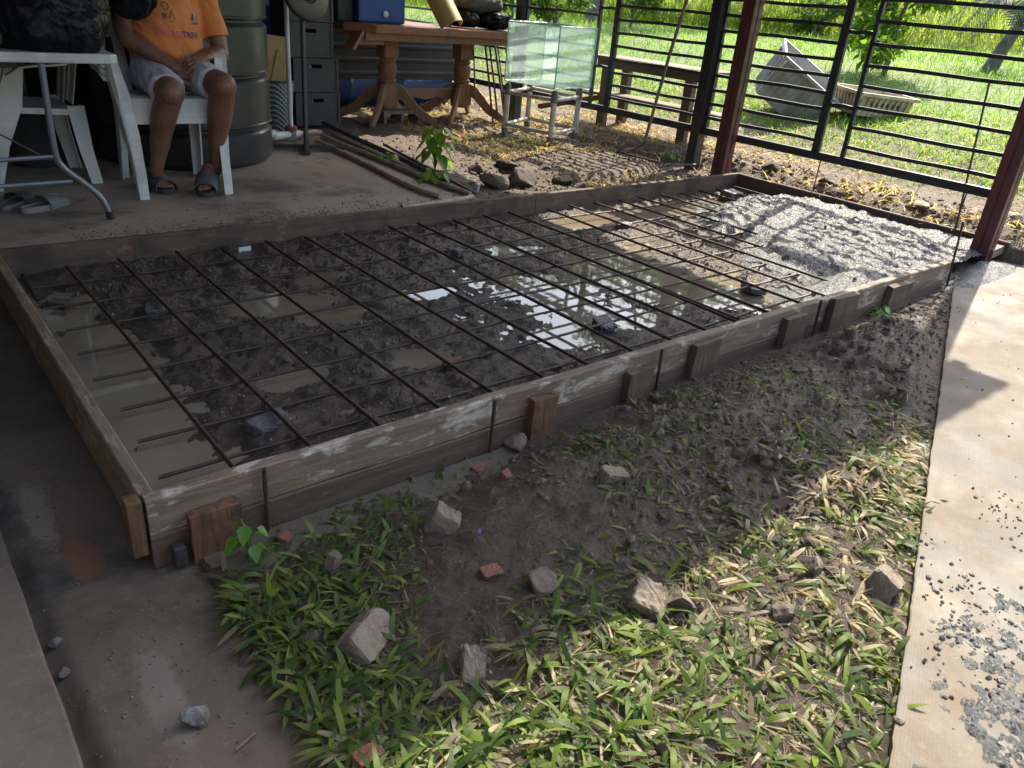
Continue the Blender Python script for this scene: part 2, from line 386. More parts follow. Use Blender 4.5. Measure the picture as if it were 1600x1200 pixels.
# pale slab on the right
t3 = slab_mat('pale_slab', (.14, .11, .078), (.108, .083, .056), [(2.3, .46, .62, (.13, .122, .11)), (6, .55, .68, (.13, .12, .105)), (1.2, .56, .7, (.20, .18, .15))], .8, .3, (2.6, .5, .66, .15))
wv = t3.n('ShaderNodeTexWave'); wv.inputs['Scale'].default_value = 45; wv.inputs['Distortion'].default_value = 1.5; wv.bands_direction = 'Y'; t3.l(t3.coord((1, 1, 1), (0, 0, -.38)), wv.inputs[0])
t3.l(t3.bump(wv.outputs[0], .3, .0015, t3.b.inputs['Normal'].links[0].from_socket), t3.b.inputs['Normal'])
ax = SL_B - sl_d*(-2.5)
pts = []
for k in np.linspace(0, 1, 260):
    q = SL_A + (SL_B+sl_d*2.2-SL_A)*k; q = q + sl_n*(.006*float(fbm(q[0], q[1], 16, 5, 41, .65))*2)
    pts.append(tuple(q))
sb = MB(); sb.prism(pts+[(-1.5, -6), (8, -6), (8, -.1), (5.3, -.02)], -.24, -.115)
tag(sb.build('pale_concrete_slab', t3.m, bev=.004), 'sunlit tan concrete slab with grey cement smears', kind='structure')

# ---------------------------------------------------------------- wood
def wood(name, c1, c2, residue=None, resid_amt=(.5, .62), axis='X', dark=None, rough=.75, wetline=None):
    t = NT(name); st = {'X': (1.2, 14, 14), 'Y': (14, 1.2, 14), 'Z': (14, 14, 1.2)}[axis]
    co = t.coord(st); n = t.noise(3.2, co, 8, .65, .6); fn = t.noise(13, co, 6, .7)
    col = t.mix(t.ramp(n, [(.32, 0), (.66, 1)]), c1, c2)
    col = t.mix(t.ramp(fn, [(.5, 0), (.7, .6)]), col, tuple(v*.45 for v in c1))
    if residue:
        st2 = {'X': (1, 2.4, 2.4), 'Y': (2.4, 1, 2.4), 'Z': (2, 2, 1)}[axis]
        col = t.mix(t.ramp(t.noise(7, t.coord(st2), 8, .7, .4), [(resid_amt[0], 0), (resid_amt[1], 1)]), col, residue)
    if dark: col = t.mix(t.ramp(t.noise(4, None, 6, .6), [(.48, 0), (.62, .85)]), col, dark)
    t.set(base=col, rough=rough, normal=t.bump(fn, .5, .004, t.bump(n, .4, .006)), spec=.35)
    return t.m
W_front = wood('wood_front', (.235, .17, .12), (.13, .092, .066), (.42, .37, .31), (.53, .62))
W_front2 = wood('wood_front_lower', (.13, .088, .062), (.07, .048, .036), (.22, .18, .14), (.6, .7))
W_back = wood('wood_back', (.15, .105, .075), (.085, .062, .048), (.26, .14, .07), (.56, .66), dark=(.05, .038, .032))
W_left = wood('wood_left', (.24, .175, .115), (.11, .08, .055), (.33, .27, .2), (.52, .66), axis='Y')
W_right = wood('wood_right', (.115, .075, .055), (.075, .05, .04), None, axis='Y')
W_block = wood('wood_block', (.19, .10, .05), (.065, .038, .024), (.05, .035, .028), (.52, .6), axis='Z')
W_block2 = wood('wood_block_dark', (.14, .095, .066), (.075, .052, .038), (.22, .17, .13), (.56, .68), axis='Z')
def board(name, label, a, b, y0, y1, z0, z1, mat, axis='X', nseg=40, wob=.004, group=None, seed=0, ztop=None):
    """long plank with slightly uneven edges; a..b along the axis"""
    m = MB(); ws = np.linspace(a, b, nseg+1); vs = []; fs = []
    for i, s in enumerate(ws):
        dz = float(fbm(s, seed, 3.5, 4, 50+seed))*wob*2; db = float(fbm(s, seed+5, 5, 4, 60+seed))*wob*3; dy = float(fbm(s, seed+9, 1.2, 3, 70+seed))*wob*1.5
        c = 1*.004
        for (yy, zz) in ((y0+dy, z0+db), (y1+dy, z0+db), (y1+dy, z1+dz-c*.6), (y1+dy-c, z1+dz), (y0+dy+c, z1+dz), (y0+dy, z1+dz-c)):
            vs.append((s, yy, zz) if axis == 'X' else (yy, s, zz))
    k = 6
    for i in range(nseg):
        for j in range(k): fs.append((i*k+j, i*k+(j+1) % k, (i+1)*k+(j+1) % k, (i+1)*k+j))
    fs += [tuple(range(k)), tuple(nseg*k+j for j in range(k))[::-1]]
    m.add(vs, fs); o = m.build(name, mat)
    return tag(o, label, 'board', group)
G_F = 'timber boards of the formwork'
board('formwork_board', 'long front formwork board with peeling whitish cement crust', -.028, 4.12, -.036, 0, -.098, 0, W_front, seed=1, group=G_F, nseg=90)
board('formwork_board', 'darker wet plank under the long front board, standing in water', -.03, 4.06, -.040, -.004, -.23, -.101, W_front2, seed=2, group=G_F, nseg=70)
board('formwork_board', 'narrow left end board of the formwork, red paint on its top', 0, 1.976, -.034, 0, -.165, -.002, W_left, 'Y', seed=3, group=G_F)
board('formwork_board', 'dark back board along the shed floor, left of the joint', -.034, 2.86, 1.98, 2.014, -.17, 0, W_back, seed=4, group=G_F, nseg=60)
board('formwork_board', 'back board with sunlit dashes on its top edge, right of the joint', 2.864, 4.948, 1.98, 2.012, -.17, .002, W_back, seed=5, group=G_F, nseg=50)
board('formwork_board', 'reddish right end board below the fence', -.02, 2.012, 4.95, 4.982, -.2, .0, W_right, 'Y', seed=6, group=G_F)
# end grain of the left corner
ec = MB(); ec.box((-.052, -.01, -.075), (.034, .044, .15)); tag(ec.build('corner_block', W_block, bev=.003), 'rotten brown block closing the near left corner', 'block')
red = simple('red_paint', (.35, .05, .035), (.2, .04, .03), 30)
# ---------------------------------------------------------------- wooden pegs and blocks outside the front board
def peg(label, x0, x1, zt, zb, mat, th=.03, tilt=0, y=-.043, name='wooden_stake', cat='stake'):
    m = MB(); n = 5
    pts = [(0, 0, zb + (zt-zb)*i/n) for i in range(n+1)]
    x = (x0+x1)/2; wd = x1-x0
    vs = []; fs = []
    for i, p in enumerate(pts):
        j = .0025*(i % 2)
        for (a, b) in ((-wd/2-j, -th), (wd/2, -th-j), (wd/2-j, 0), (-wd/2, 0)): vs.append((x+a+tilt*(p[2]-zb), y+b, p[2] + (random.uniform(-.006, .004) if i == n else 0)))
    for i in range(n):
        for k in range(4): fs.append((i*4+k, i*4+(k+1) % 4, i*4+4+(k+1) % 4, i*4+4+k))
    fs += [(3, 2, 1, 0), (n*4, n*4+1, n*4+2, n*4+3)]
    o = m.add(vs, fs).build(name, mat, bev=.002); return tag(o, label, cat, 'wooden stakes holding the front board')
peg('rotten orange brown stake nearest the left corner of the front board', .052, .172, -.052, -.23, W_block, .03)
peg('short split stake with orange top, second from the left corner', 1.10, 1.20, -.03, -.22, W_block, .03, .02)
peg('square grey stake just left of a rebar pin, third from the left corner', 1.545, 1.665, -.04, -.22, W_block2, .028)
peg('tall dark stake leaning left with rusty top, fourth from the left corner', 1.885, 2.03, -.012, -.24, W_block2, .03, .05)
peg('brown stake capped with a horizontal ledge, fifth from the left corner', 2.50, 2.64, -.022, -.22, W_block2, .03)
peg('wide grey stake level with the board top, sixth from the left corner', 2.86, 3.07, .006, -.2, W_block2, .03)
peg('dark stake nearly hidden by mud, farthest along the front board', 3.40, 3.62, -.02, -.2, W_block2, .03)
wedge = MB(); wedge.box((.022, -.06, -.155), (.03, .03, .055)); tag(wedge.build('wooden_wedge', wood('wedge_wood', (.045, .04, .04), (.03, .028, .03), axis='Z'), bev=.005), 'small black wedge jammed at the foot of the left corner', 'wedge')
# ---------------------------------------------------------------- rebar
def rebar_mat():
    t = NT('rusty_steel'); n = t.noise(9, None, 7, .65)
    col = t.mix(t.ramp(n, [(.38, 0), (.62, 1)]), (.034, .027, .025), (.075, .045, .034))
    t.set(base=col, rough=.55, metal=.35, normal=t.bump(t.noise(150, None, 3), .3, .001)); return t.m
M_reb = rebar_mat()
def rebar_mesh(name, L, r, seed, axis='X', bend=.004, pitch=.0085, seg=8):
    n = int(L/pitch*2); s = np.linspace(0, L, n); rr = r*np.where(np.arange(n) % 2 == 0, 1.0, .86)
    ph = seed*1.7
    a = bend*np.sin(s*2.1+ph)+bend*.5*np.sin(s*5.3+ph*2); b = bend*np.cos(s*1.7+ph*1.3)
    ang = np.arange(seg)/seg*2*np.pi
    cy = a[:, None]+rr[:, None]*np.cos(ang)[None]; cz = b[:, None]+rr[:, None]*np.sin(ang)[None]
    sx = np.repeat(s[:, None], seg, 1) + (.002*np.cos(ang))[None]
    V = np.stack([sx, cy, cz], -1) if axis == 'X' else np.stack([-cy, sx, cz], -1)
    idx = np.arange(n*seg).reshape(n, seg)
    F = np.stack([idx[:-1], np.roll(idx, -1, 1)[:-1], np.roll(idx, -1, 1)[1:], idx[1:]], -1).reshape(-1, 4)
    # end caps
    V = np.concatenate([V.reshape(-1, 3), V[0].mean(0)[None], V[-1].mean(0)[None]])
    cap = [(n*seg, idx[0, (k+1) % seg], idx[0, k], idx[0, k]) for k in range(0)]
    return V, F
root = thing('rebar_grid', 'grid of rusty ribbed steel bars tied together inside the formwork', 'rebar grid', (0, 0, -.089))
longy = [.18, .39, .595, .825, 1.05, 1.264, 1.5, 1.765]
for i, y in enumerate(longy):
    V, F = rebar_mesh('rebar', 4.62, .0060, i, 'X', .004)
    o = npmesh('rebar', V, F, M_reb, root); o.location = (.055+.01*(i % 3), y, -.003); o.rotation_euler.z = random.uniform(-.002, .002)
bx = [.222, .437, .656, .872, 1.084, 1.298, 1.515, 1.762, 1.975, 2.19, 2.41, 2.63, 2.89, 3.11, 3.33, 3.55, 3.77, 3.99, 4.2, 4.42, 4.64, 4.84]
for i, x in enumerate(bx):
    V, F = rebar_mesh('rebar', 1.845, .0070, i+20, 'Y', .003)
    o = npmesh('rebar', V, F, M_reb, root); o.location = (x, .07+.012*((i*7) % 3), .013 if i < 18 else .008); o.rotation_euler.z = [0, .006, -.008, .004, -.003][i % 5]
V, F = rebar_mesh('rebar', 1.0, .0063, 77, 'Y', .002); o = npmesh('rebar', V, F, M_reb, root); o.location = (2.425, .12, .013); o.rotation_euler.z = .01
V, F = rebar_mesh('rebar', .6, .0063, 78, 'Y', .002); o = npmesh('rebar', V, F, M_reb, root); o.location = (.668, 1.3, .013); o.rotation_euler.z = -.012
wire = MB()
for i, x in enumerate(bx[:16]):
    for j, y in enumerate(longy):
        if (i*3+j*5) % 4 == 0:
            xx = x+random.uniform(-.004, .004); r0 = .011; a0 = random.uniform(0, 3)
            ps = [(xx+r0*math.cos(a0+t_*.9), y+r0*math.sin(a0+t_*.9), -.082+.008*math.sin(t_*1.4)) for t_ in range(8)]
            ps += [(xx+random.uniform(-.03, .03), y+random.uniform(-.03, .03), -.056+random.uniform(0, .02))]
            wire.tube(ps, .0009, 4)
wire.build('tie_wire', M_reb, root)
def pin(label, x, y, zt, zb, r=.006, lean=(0, 0)):
    n = 50; m = MB(); zs = [zb+(zt-zb)*i/n for i in range(n+1)]
    m.tube([(x+lean[0]*(z-zb), y+lean[1]*(z-zb), z) for z in zs], [r*(1 if i % 2 else .84) for i in range(n+1)], 8)
    tag(m.build('rebar_pin', M_reb, smooth=False), label, 'steel pin', 'steel pins driven in beside the boards')
pin('rebar pin standing against the front board by the orange stake', .242, -.052, .004, -.24, .0065)
pin('rebar pin against the whitish stretch of the front board', .951, -.054, .006, -.24, .0065, (.02, 0))
pin('rebar pin between the square grey stake and the tall dark stake', 1.715, -.058, .012, -.24, .0065, (-.03, 0))
pin('rebar pin beside the wide grey stake, leaning left', 2.765, -.06, .02, -.24, .0075, (-.06, 0))
pin('tall rebar pin at the far right corner by the pale slab', 4.13, -.05, .235, -.2, .0065, (-.22, 0))
pin('rusty rod behind the right end board, reaching the fence rail', 4.995, 1.355, .23, -.1, .005, (0, .0))
pin('thin rod behind the right end board near the tall post', 4.995, .33, .26, -.1, .005)
# ---------------------------------------------------------------- fresh concrete poured at the far end
def wet_z(X, Y):
    edge = 3.0+.75*Y/2 + .35*sst(1.1, 1.7, Y) + fbm(X, Y, 3.2, 4, 81)*.8
    k = sst(edge, edge+.5, X)*sst(1.75, 1.38, Y-.1*sst(3.4, 4.6, X)+fbm(X, Y, 4, 3, 82)*.3)
    z = -.145+.105*k + fbm(X, Y, 3, 3, 83)*.024 + fbm(X, Y, 9, 4, 85, .65)*.052*k + fbm(X, Y, 26, 5, 84, .8)*.034*k
    return np.minimum(z, -.012)
tw = NT('fresh_concrete'); n = tw.noise(12, None, 8, .7); nf = tw.noise(75, None, 8, .75)
c = tw.mix(tw.ramp(n, [(.35, 0), (.65, 1)]), (.078, .083, .088), (.17, .18, .187))
tw.set(base=c, rough=tw.math('ADD', .22, tw.math('MULTIPLY', n, .35)), spec=.6, normal=tw.bump(nf, 1.0, .02, tw.bump(tw.vor(75), .8, .010)))
wc = grid_obj('wet_concrete', None, 2.6, 4.946, .004, 1.975, .0075, wet_z, tw.m)
tag(wc, 'lumpy grey fresh concrete poured over the bars at the far end', 'concrete', kind='stuff')
# spill of fresh concrete over the slab corner
def spill_z(X, Y):
    k = np.exp(-(((X-4.62)/.35)**2+((Y+.05)/.14)**2)) + .6*np.exp(-(((X-4.2)/.2)**2+((Y+.12)/.07)**2))
    return -.16+.09*k + fbm(X, Y, 14, 4, 91, .7)*.03
tag(grid_obj('wet_concrete_spill', None, 3.9, 5.3, -.4, -.0, .01, spill_z, tw.m), 'grey concrete spilled over the corner of the pale slab', 'concrete', kind='stuff')
# ================================================================ GRASS, STONES
def leaf_mat(name, rough=.5, transl=.35, spec=.25, tcol=(2.3, 1.9, .8)):
    t = NT(name); c, _ = t.attr('col')
    n = t.noise(60, None, 4); c2 = t.mix(t.ramp(n, [(.4, 0), (.7, .5)]), c, (.13, .10, .07))
    t.set(base=c2, rough=rough, spec=spec)
    tr = t.n('ShaderNodeBsdfTranslucent'); t.l(t.mix(1.0, c, tcol, 'MULTIPLY'), tr.inputs[0]); mx = t.n('ShaderNodeMixShader'); mx.inputs[0].default_value = transl
    t.l(t.b.outputs[0], mx.inputs[1]); t.l(tr.outputs[0], mx.inputs[2]); t.l(mx.outputs[0], t.out.inputs[0]); return t.m
def blades(name, P, L, Wd, az, th0, curl, col, mat, K=4, label=None, kind='stuff', parent=None):
    n = len(P); s = np.linspace(0, 1, K+1); d = np.stack([np.cos(az), np.sin(az), np.zeros(n)], 1); c = np.stack([-np.sin(az), np.cos(az), np.zeros(n)], 1)
    tw = rng.uniform(-.5, .5, n); ctr = np.zeros((n, K+1, 3)); ctr[:, 0] = P; ang = th0.copy()
    prof = np.array([.35]+[1.0*(1-x)**.45*(.55+.9*x) if x < .75 else (1-x)**.6*1.3 for x in s[1:-1]]+[.02])
    V = np.zeros((n, K+1, 2, 3))
    for k in range(K+1):
        if k: ctr[:, k] = ctr[:, k-1] + (L/K)[:, None]*(d*np.cos(ang)[:, None]+np.array([0, 0, 1])*np.sin(ang)[:, None]); ang = ang-curl/K
        cc = c*np.cos(tw)[:, None]+np.array([0, 0, 1])*np.sin(tw)[:, None]
        V[:, k, 0] = ctr[:, k]-cc*(Wd*prof[k]/2)[:, None]; V[:, k, 1] = ctr[:, k]+cc*(Wd*prof[k]/2)[:, None]
    idx = np.arange(n*(K+1)*2).reshape(n, K+1, 2)
    F = np.stack([idx[:, :-1, 0], idx[:, :-1, 1], idx[:, 1:, 1], idx[:, 1:, 0]], -1).reshape(-1, 4)
    cv = np.repeat(np.concatenate([col, np.ones((n, 1))], 1), (K+1)*2, 0)
    o = npmesh(name, V.reshape(-1, 3), F, mat, parent, True, {'col': cv})
    if label: tag(o, label, kind=kind)
    return o
LEAF = leaf_mat('grass_leaf', .5, .5)
def lerp(a, b, t): return a+(b-a)*t[:, None]
# foreground: broad trodden grass between the path and the pale slab
N = 150000
x = rng.uniform(.06, 4.3, N); y = rng.uniform(-2.2, -.06, N)
ok = (slabdist(x, y) < .0) & (x > .065)
dens = .27+fbm(x, y, 4.0, 4, 101)*1.9
dens += .75*sst(.55, .15, x)*sst(-.2, -.35, y)             # lush strip beside the path
dens += .62*sst(-.66, -.95, y - .12*(x-.9))                  # sunlit foreground
dens -= .9*bump2(x, y, .85, -.42, .33, .2, .2) + .75*bump2(x, y, .6, -.42, .2, .14)
dens += .45*bump2(x, y, 1.5, -.40, .5, .17, .12) + .35*bump2(x, y, 1.2, -.65, .4, .15, .1) - 1.0*sst(1.9, 2.6, x) + .5*bump2(x, y, 3.1, -.2, .3, .08) - .2*sst(-.2, -.1, y)
ok &= rng.random(N) < dens
x = x[ok]; y = y[ok]; n = len(x)
u = rng.random(n); muddy = np.clip(.5*bump2(x, y, 1.4, -.5, .9, .4)+.35*sst(.5, 1.2, x)+fbm(x, y, 5, 3, 103)*1.2, 0, 1)
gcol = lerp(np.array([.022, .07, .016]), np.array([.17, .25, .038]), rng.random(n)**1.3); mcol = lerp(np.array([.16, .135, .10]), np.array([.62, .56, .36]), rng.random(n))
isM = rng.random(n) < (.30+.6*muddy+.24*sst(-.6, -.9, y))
col = np.where(isM[:, None], mcol*(.40+.42*sst(-.5, -.8, y-.12*(x-.9)))[:, None], gcol)  # muddy leaves painted paler over the sunlit foreground, darker in the shade
L = rng.uniform(.020, .072, n)*(1+.45*sst(.5, .1, x)+.45*sst(-.55, -1, y)); Wd = L*rng.uniform(.15, .27, n); Wd = np.clip(Wd, .004, .0165)*np.where(rng.random(n) < .3, rng.uniform(.25, .6, n), 1); L = L*.92
P = np.stack([x, y, H(x, y)-.004], 1)
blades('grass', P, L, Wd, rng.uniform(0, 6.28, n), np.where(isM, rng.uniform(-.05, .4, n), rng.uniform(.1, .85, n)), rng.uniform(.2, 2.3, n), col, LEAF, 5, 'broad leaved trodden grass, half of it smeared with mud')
# dry roots, straw and twigs in the mud
N = 20000; x = rng.uniform(.08, 3.9, N); y = rng.uniform(-1.3, -.1, N); ok = (slabdist(x, y) < -.01); x = x[ok]; y = y[ok]; n = len(x)
col = lerp(np.array([.09, .07, .05]), np.array([.24, .2, .15]), rng.random(n)**2)
blades('dead_grass', np.stack([x, y, H(x, y)], 1), rng.uniform(.02, .08, n), rng.uniform(.0012, .003, n), rng.uniform(0, 6.28, n), rng.uniform(.0, .5, n), rng.uniform(.3, 1.2, n), col, LEAF, 4, 'dead stems and roots trodden into the mud')
# sprigs and roots inside the formwork
N = 3500; x = rng.uniform(.1, 3.6, N); y = rng.uniform(.05, 1.95, N); z = H(x, y); ok = z > -.13
ok &= rng.random(N) < .35+1.0*bump2(x, y, .75, .35, .4, .25)+fbm(x, y, 3, 2, 105)
x = x[ok]; y = y[ok]; n = len(x); gr = rng.random(n) < .15+.6*bump2(x, y, .75, .33, .35, .22)
col = np.where(gr[:, None], lerp(np.array([.04, .09, .015]), np.array([.1, .17, .03]), rng.random(n)), lerp(np.array([.07, .055, .04]), np.array([.2, .16, .12]), rng.random(n)))
blades('weeds', np.stack([x, y, H(x, y)-.002], 1), rng.uniform(.015, .055, n), rng.uniform(.0012, .005, n), rng.uniform(0, 6.28, n), rng.uniform(.0, .9, n), rng.uniform(.3, 1.5, n), col, LEAF, 4, 'sparse weeds and rootlets in the soil under the bars')
# straw litter by and beyond the fence
N = 90000; x = rng.uniform(3.0, 8.2, N); y = rng.uniform(-3, 7.5, N)
ok = ((x > 5.0) | ((y > 2.1) & (x > 3.4+fbm(x, y, 2, 2, 7)))) & ~((x < 4.9) & (np.abs(y-2.75) < .4) & (np.abs(x-4) < .8)) & (rng.random(N) < .45+fbm(x, y, 2.4, 3, 106)*2.2)
x = x[ok]; y = y[ok]; n = len(x); gr = rng.random(n) < .16+.75*sst(5.5, 6.6, x)
col = np.where(gr[:, None], lerp(np.array([.09, .2, .015]), np.array([.24, .36, .05]), rng.random(n)), lerp(np.array([.30, .22, .11]), np.array([.50, .41, .25]), rng.random(n)))
blades('straw', np.stack([x, y, H(x, y)-.002], 1), rng.uniform(.04, .13, n), rng.uniform(.005, .013, n), rng.uniform(0, 6.28, n), rng.uniform(.05, .8, n), rng.uniform(.2, 1.2, n), col, LEAF, 3, 'dry cut grass lying along the fence')
# lawn
N = 95000; r = 5.4+(22-5.4)*rng.random(N)**1.25; a = rng.uniform(R(-4), R(86), N)   # azimuth from +x towards +y
x = CAM[0]+r*np.cos(a)*1.15; y = CAM[1]+r*np.sin(a)
ok = ((x > 5.9+fbm(x, y, 1.2, 3, 13)*1.8) | (y > 8.8)) & (x > 5.3) | (y > 8.8); x = x[ok]; y = y[ok]; r = r[ok]; n = len(x)
pt = np.clip(fbm(x, y, .8, 3, 107)*2+.5, 0, 1); col = lerp(np.array([.07, .20, .012]), np.array([.23, .42, .035]), np.clip(pt*.6+rng.random(n)*.6, 0, 1))
dry = rng.random(n) < .22*pt; col[dry] = lerp(np.array([.3, .28, .1]), np.array([.46, .4, .2]), rng.random(int(dry.sum())))
LAWN = leaf_mat('lawn_leaf', .55, .5, .25, (1.35, 1.3, .9))
blades('lawn', np.stack([x, y, H(x, y)-.005], 1), rng.uniform(.04, .13, n)*(.75+r/22), .0055*(.7+r/9), rng.uniform(0, 6.28, n), rng.uniform(.5, 1.45, n), rng.uniform(.2, 1.3, n), col, LAWN, 3, 'bright green lawn rising behind the fence')
# tall grass band on the rise
N = 62000; r = 19.5+24*rng.random(N)**1.5; a = rng.uniform(R(-4), R(84), N); x = CAM[0]+r*np.cos(a)*1.05; y = CAM[1]+r*np.sin(a)
ok = rng.random(N) < .75+fbm(x, y, .35, 3, 109)*1.4; x = x[ok]; y = y[ok]; r = r[ok]; n = len(x)
pt = np.clip(fbm(x, y, .3, 3, 108)*2.4+.5, 0, 1); col = lerp(np.array([.14, .26, .025]), np.array([.36, .42, .10]), np.clip(pt*.65+rng.random(n)*.5, 0, 1))
blades('tall_grass', np.stack([x, y, H(x, y)-.02], 1), rng.uniform(.45, 1.15, n), .012+.0012*r, rng.uniform(0, 6.28, n), rng.uniform(.8, 1.5, n), rng.uniform(.1, 1.1, n), col, LAWN, 3, 'yellow green tall grass covering the slope at the far end')

# ---------------------------------------------------------------- stones
def rock_bm(seed, sx, sy, sz, cuts=7, sub=3, rough=.07):
    rs = random.Random(seed); bm = bmesh.new(); bmesh.ops.create_icosphere(bm, subdivisions=sub, radius=1)
    planes = [(Vector((rs.uniform(-1, 1), rs.uniform(-1, 1), rs.uniform(-.8, 1))).normalized(), rs.uniform(.45, .78)) for _ in range(cuts)]
    for v in bm.verts:
        p = v.co.copy()
        for nrm, d in planes:
            e = p.dot(nrm)-d
            if e > 0: p -= nrm*e*.94
        k = 1+rough*(float(vnoise(p.x*3+seed, p.y*3+p.z*2.3, 2.2, seed % 7))-.5)*2+rough*.6*(float(vnoise(p.z*3+seed, p.x*3-p.y*2.3, 5, seed % 5))-.5)
        v.co = Vector((p.x*k*sx, p.y*k*sy, p.z*k*sz))
    return bm
def brick_chunk_bm(seed, sx, sy, sz):        # broken block: box with jagged end
    rs = random.Random(seed); bm = bmesh.new(); bmesh.ops.create_cube(bm, size=1)
    bmesh.ops.subdivide_edges(bm, edges=bm.edges[:], cuts=7, use_grid_fill=True)
    k1 = rs.uniform(-.4, .4); k2 = rs.uniform(-.4, .4)
    for v in bm.verts:
        p = v.co; jag = .12*(float(vnoise(p.y*3+seed, p.z*3, 2.2, 3))-.5)*2
        t = max(0, p.x-.0); p.x -= t*2*(.18+k1*p.y*.8+k2*p.z*.5)*.6 - jag*min(1, t*3)
        p.x += .05*(float(vnoise(p.y*6+seed, p.z*6, 3, 1))-.5); p.y += .075*(float(vnoise(p.x*5+seed, p.z*5, 3, 2))-.5); p.z += .075*(float(vnoise(p.x*5, p.y*5+seed, 3, 4))-.5)
        r_ = max(abs(p.x), abs(p.y), abs(p.z))
        q = Vector((p.x*sx, p.y*sy, p.z*sz)); e = sum(1 for a in (abs(p.x), abs(p.y), abs(p.z)) if a > .46)
        q *= 1-.045*e+.02*(float(vnoise(p.x*9+seed, p.y*9+p.z*7, 2, 6))-.5)*2
        v.co = q
    return bm
def stone_mat(name, a, b, wet=0):
    t = NT(name); n = t.noise(14, None, 8, .7); col = t.mix(t.ramp(n, [(.35, 0), (.65, 1)]), a, b)
    col = t.mix(t.ramp(t.noise(7, None, 6), [(.44, 0), (.56, .8)]), col, (.095, .072, .056))
    col = t.mix(t.ramp(t.vor(110), [(.12, .7), (.25, 0)]), col, tuple(v*1.5 for v in a))
    t.set(base=col, rough=.85-wet*.4, normal=t.bump(t.noise(70, None, 8, .75), .8, .006, t.bump(n, .5, .01))); return t.m
S_grey = stone_mat('mortar_stone', (.215, .175, .13), (.13, .105, .08)); S_dark = stone_mat('wet_stone', (.11, .11, .12), (.065, .066, .072), 1)
S_brick = stone_mat('brick_red', (.20, .07, .045), (.13, .052, .036)); S_mud = stone_mat('mud_stone', (.17, .135, .105), (.10, .08, .066))
def chunk(label, pos, size, rot, seed, mat, block=True, name='concrete_chunk', cat='rubble', group='broken concrete chunks', sub=3, smooth=False):
    bm = brick_chunk_bm(seed, *size) if block else rock_bm(seed, size[0]/1.4, size[1]/1.4, size[2]/1.4, sub=sub)
    me = bpy.data.meshes.new(name); bm.to_mesh(me); bm.free()
    if smooth: me.polygons.foreach_set('use_smooth', [True]*len(me.polygons))
    me.materials.append(mat); o = bpy.data.objects.new(name, me); COL.objects.link(o)
    z = pos[2] if len(pos) > 2 else float(H(pos[0], pos[1]))+size[2]*.08
    o.location = (pos[0], pos[1], z); o.rotation_euler = rot; return tag(o, label, cat, group)
def P2(px, py):
    q = hit(px, py); return q[0], q[1]
chunk('grey chunk with a sunny notch on the mud, below the third stake', P2(690, 822), (.085, .075, .085), (.5, .2, .9), 3, S_grey)
chunk('large half buried block with a pebbly top edge in lush grass', P2(572, 1000), (.14, .075, .075), (.75, .05, .55), 5, S_grey)
chunk('round mud coated chunk between the brick shard and the square sunny chunk', P2(845, 918), (.07, .055, .055), (.1, .3, .4), 8, S_mud, False)
chunk('square tan chunk sitting on the line between shade and sun', P2(1005, 945), (.085, .08, .075), (.35, -.25, .6), 9, S_grey)
chunk('flat wedge shaped stone in the dark trodden grass', P2(958, 752), (.10, .055, .06), (.1, .3, -.2), 12, S_grey)
chunk('pointed pale stone lying in grass right of the large half buried block', P2(738, 1042), (.085, .05, .045), (.2, -.5, .9), 14, S_grey)
chunk('angular sunlit chunk leaning on the edge of the pale slab', P2(1372, 922), (.10, .07, .095), (.4, .35, .2), 17, S_grey)
chunk('small brown lump in bright grass left of the slab edge chunk', P2(1217, 965), (.055, .05, .045), (0, .2, .5), 19, S_mud, False)
chunk('narrow upright stone between grass clumps near the orange stake', P2(519, 892), (.035, .03, .075), (.1, .3, .4), 21, S_mud)
chunk('fist sized grey stone alone on the dark path', (*onz(306, 1112, -.17)[:2], -.178), (.052, .04, .035), (.2, .2, .5), 23, stone_mat('path_stone', (.2, .195, .19), (.13, .13, .13)), False)
chunk('mud clod with a sharp ridge beside the second stake', P2(805, 692), (.10, .06, .05), (.3, .2, 1.2), 25, S_mud, False, 'mud_clod', 'clod', 'clods of mud')
chunk('pale streaked clod in bright grass above the slab edge chunk', P2(1262, 885), (.10, .05, .05), (.2, .5, .5), 27, S_mud, False, 'mud_clod', 'clod', 'clods of mud')
chunk('smooth mud clod beside the square tan chunk', P2(1062, 945), (.06, .06, .05), (.2, .5, .5), 29, S_mud, False, 'mud_clod', 'clod', 'clods of mud')
G_b = 'broken red bricks'
chunk('ribbed brick shard left of the smaller one in the mud', P2(752, 735), (.07, .035, .022), (.1, .1, .2), 31, S_brick, True, 'brick_shard', 'brick', G_b)
chunk('tilted small brick shard, right of a flat ribbed one', P2(791, 744), (.035, .03, .018), (.5, .1, .2), 33, S_brick, True, 'brick_shard', 'brick', G_b)
chunk('orange grooved brick piece beside the round mud coated chunk', P2(768, 895), (.06, .035, .02), (.2, .1, -.1), 35, S_brick, True, 'brick_shard', 'brick', G_b)
chunk('red brick end at the bottom edge of the picture in grass', P2(575, 1188), (.06, .035, .035), (.1, .1, .1), 37, S_brick, True, 'brick_shard', 'brick', G_b)
chunk('brick piece half sunk in water near the orange stake', P2(448, 842), (.045, .03, .02), (.1, .1, .6), 39, S_brick, True, 'brick_shard', 'brick', G_b)
chunk('bright red brick lying in the pool under the bars', (1.15, .41, -.118), (.10, .06, .03), (.1, .1, .2), 41, S_brick, True, 'brick_shard', 'brick', G_b)
chunk('small pinkish brick bit beside the wet slab chunk under the bars', (.45, .43, -.1), (.03, .025, .02), (.1, .1, .2), 42, S_brick, True, 'brick_shard', 'brick', G_b)
G_s = 'spacer chunks under the bars'
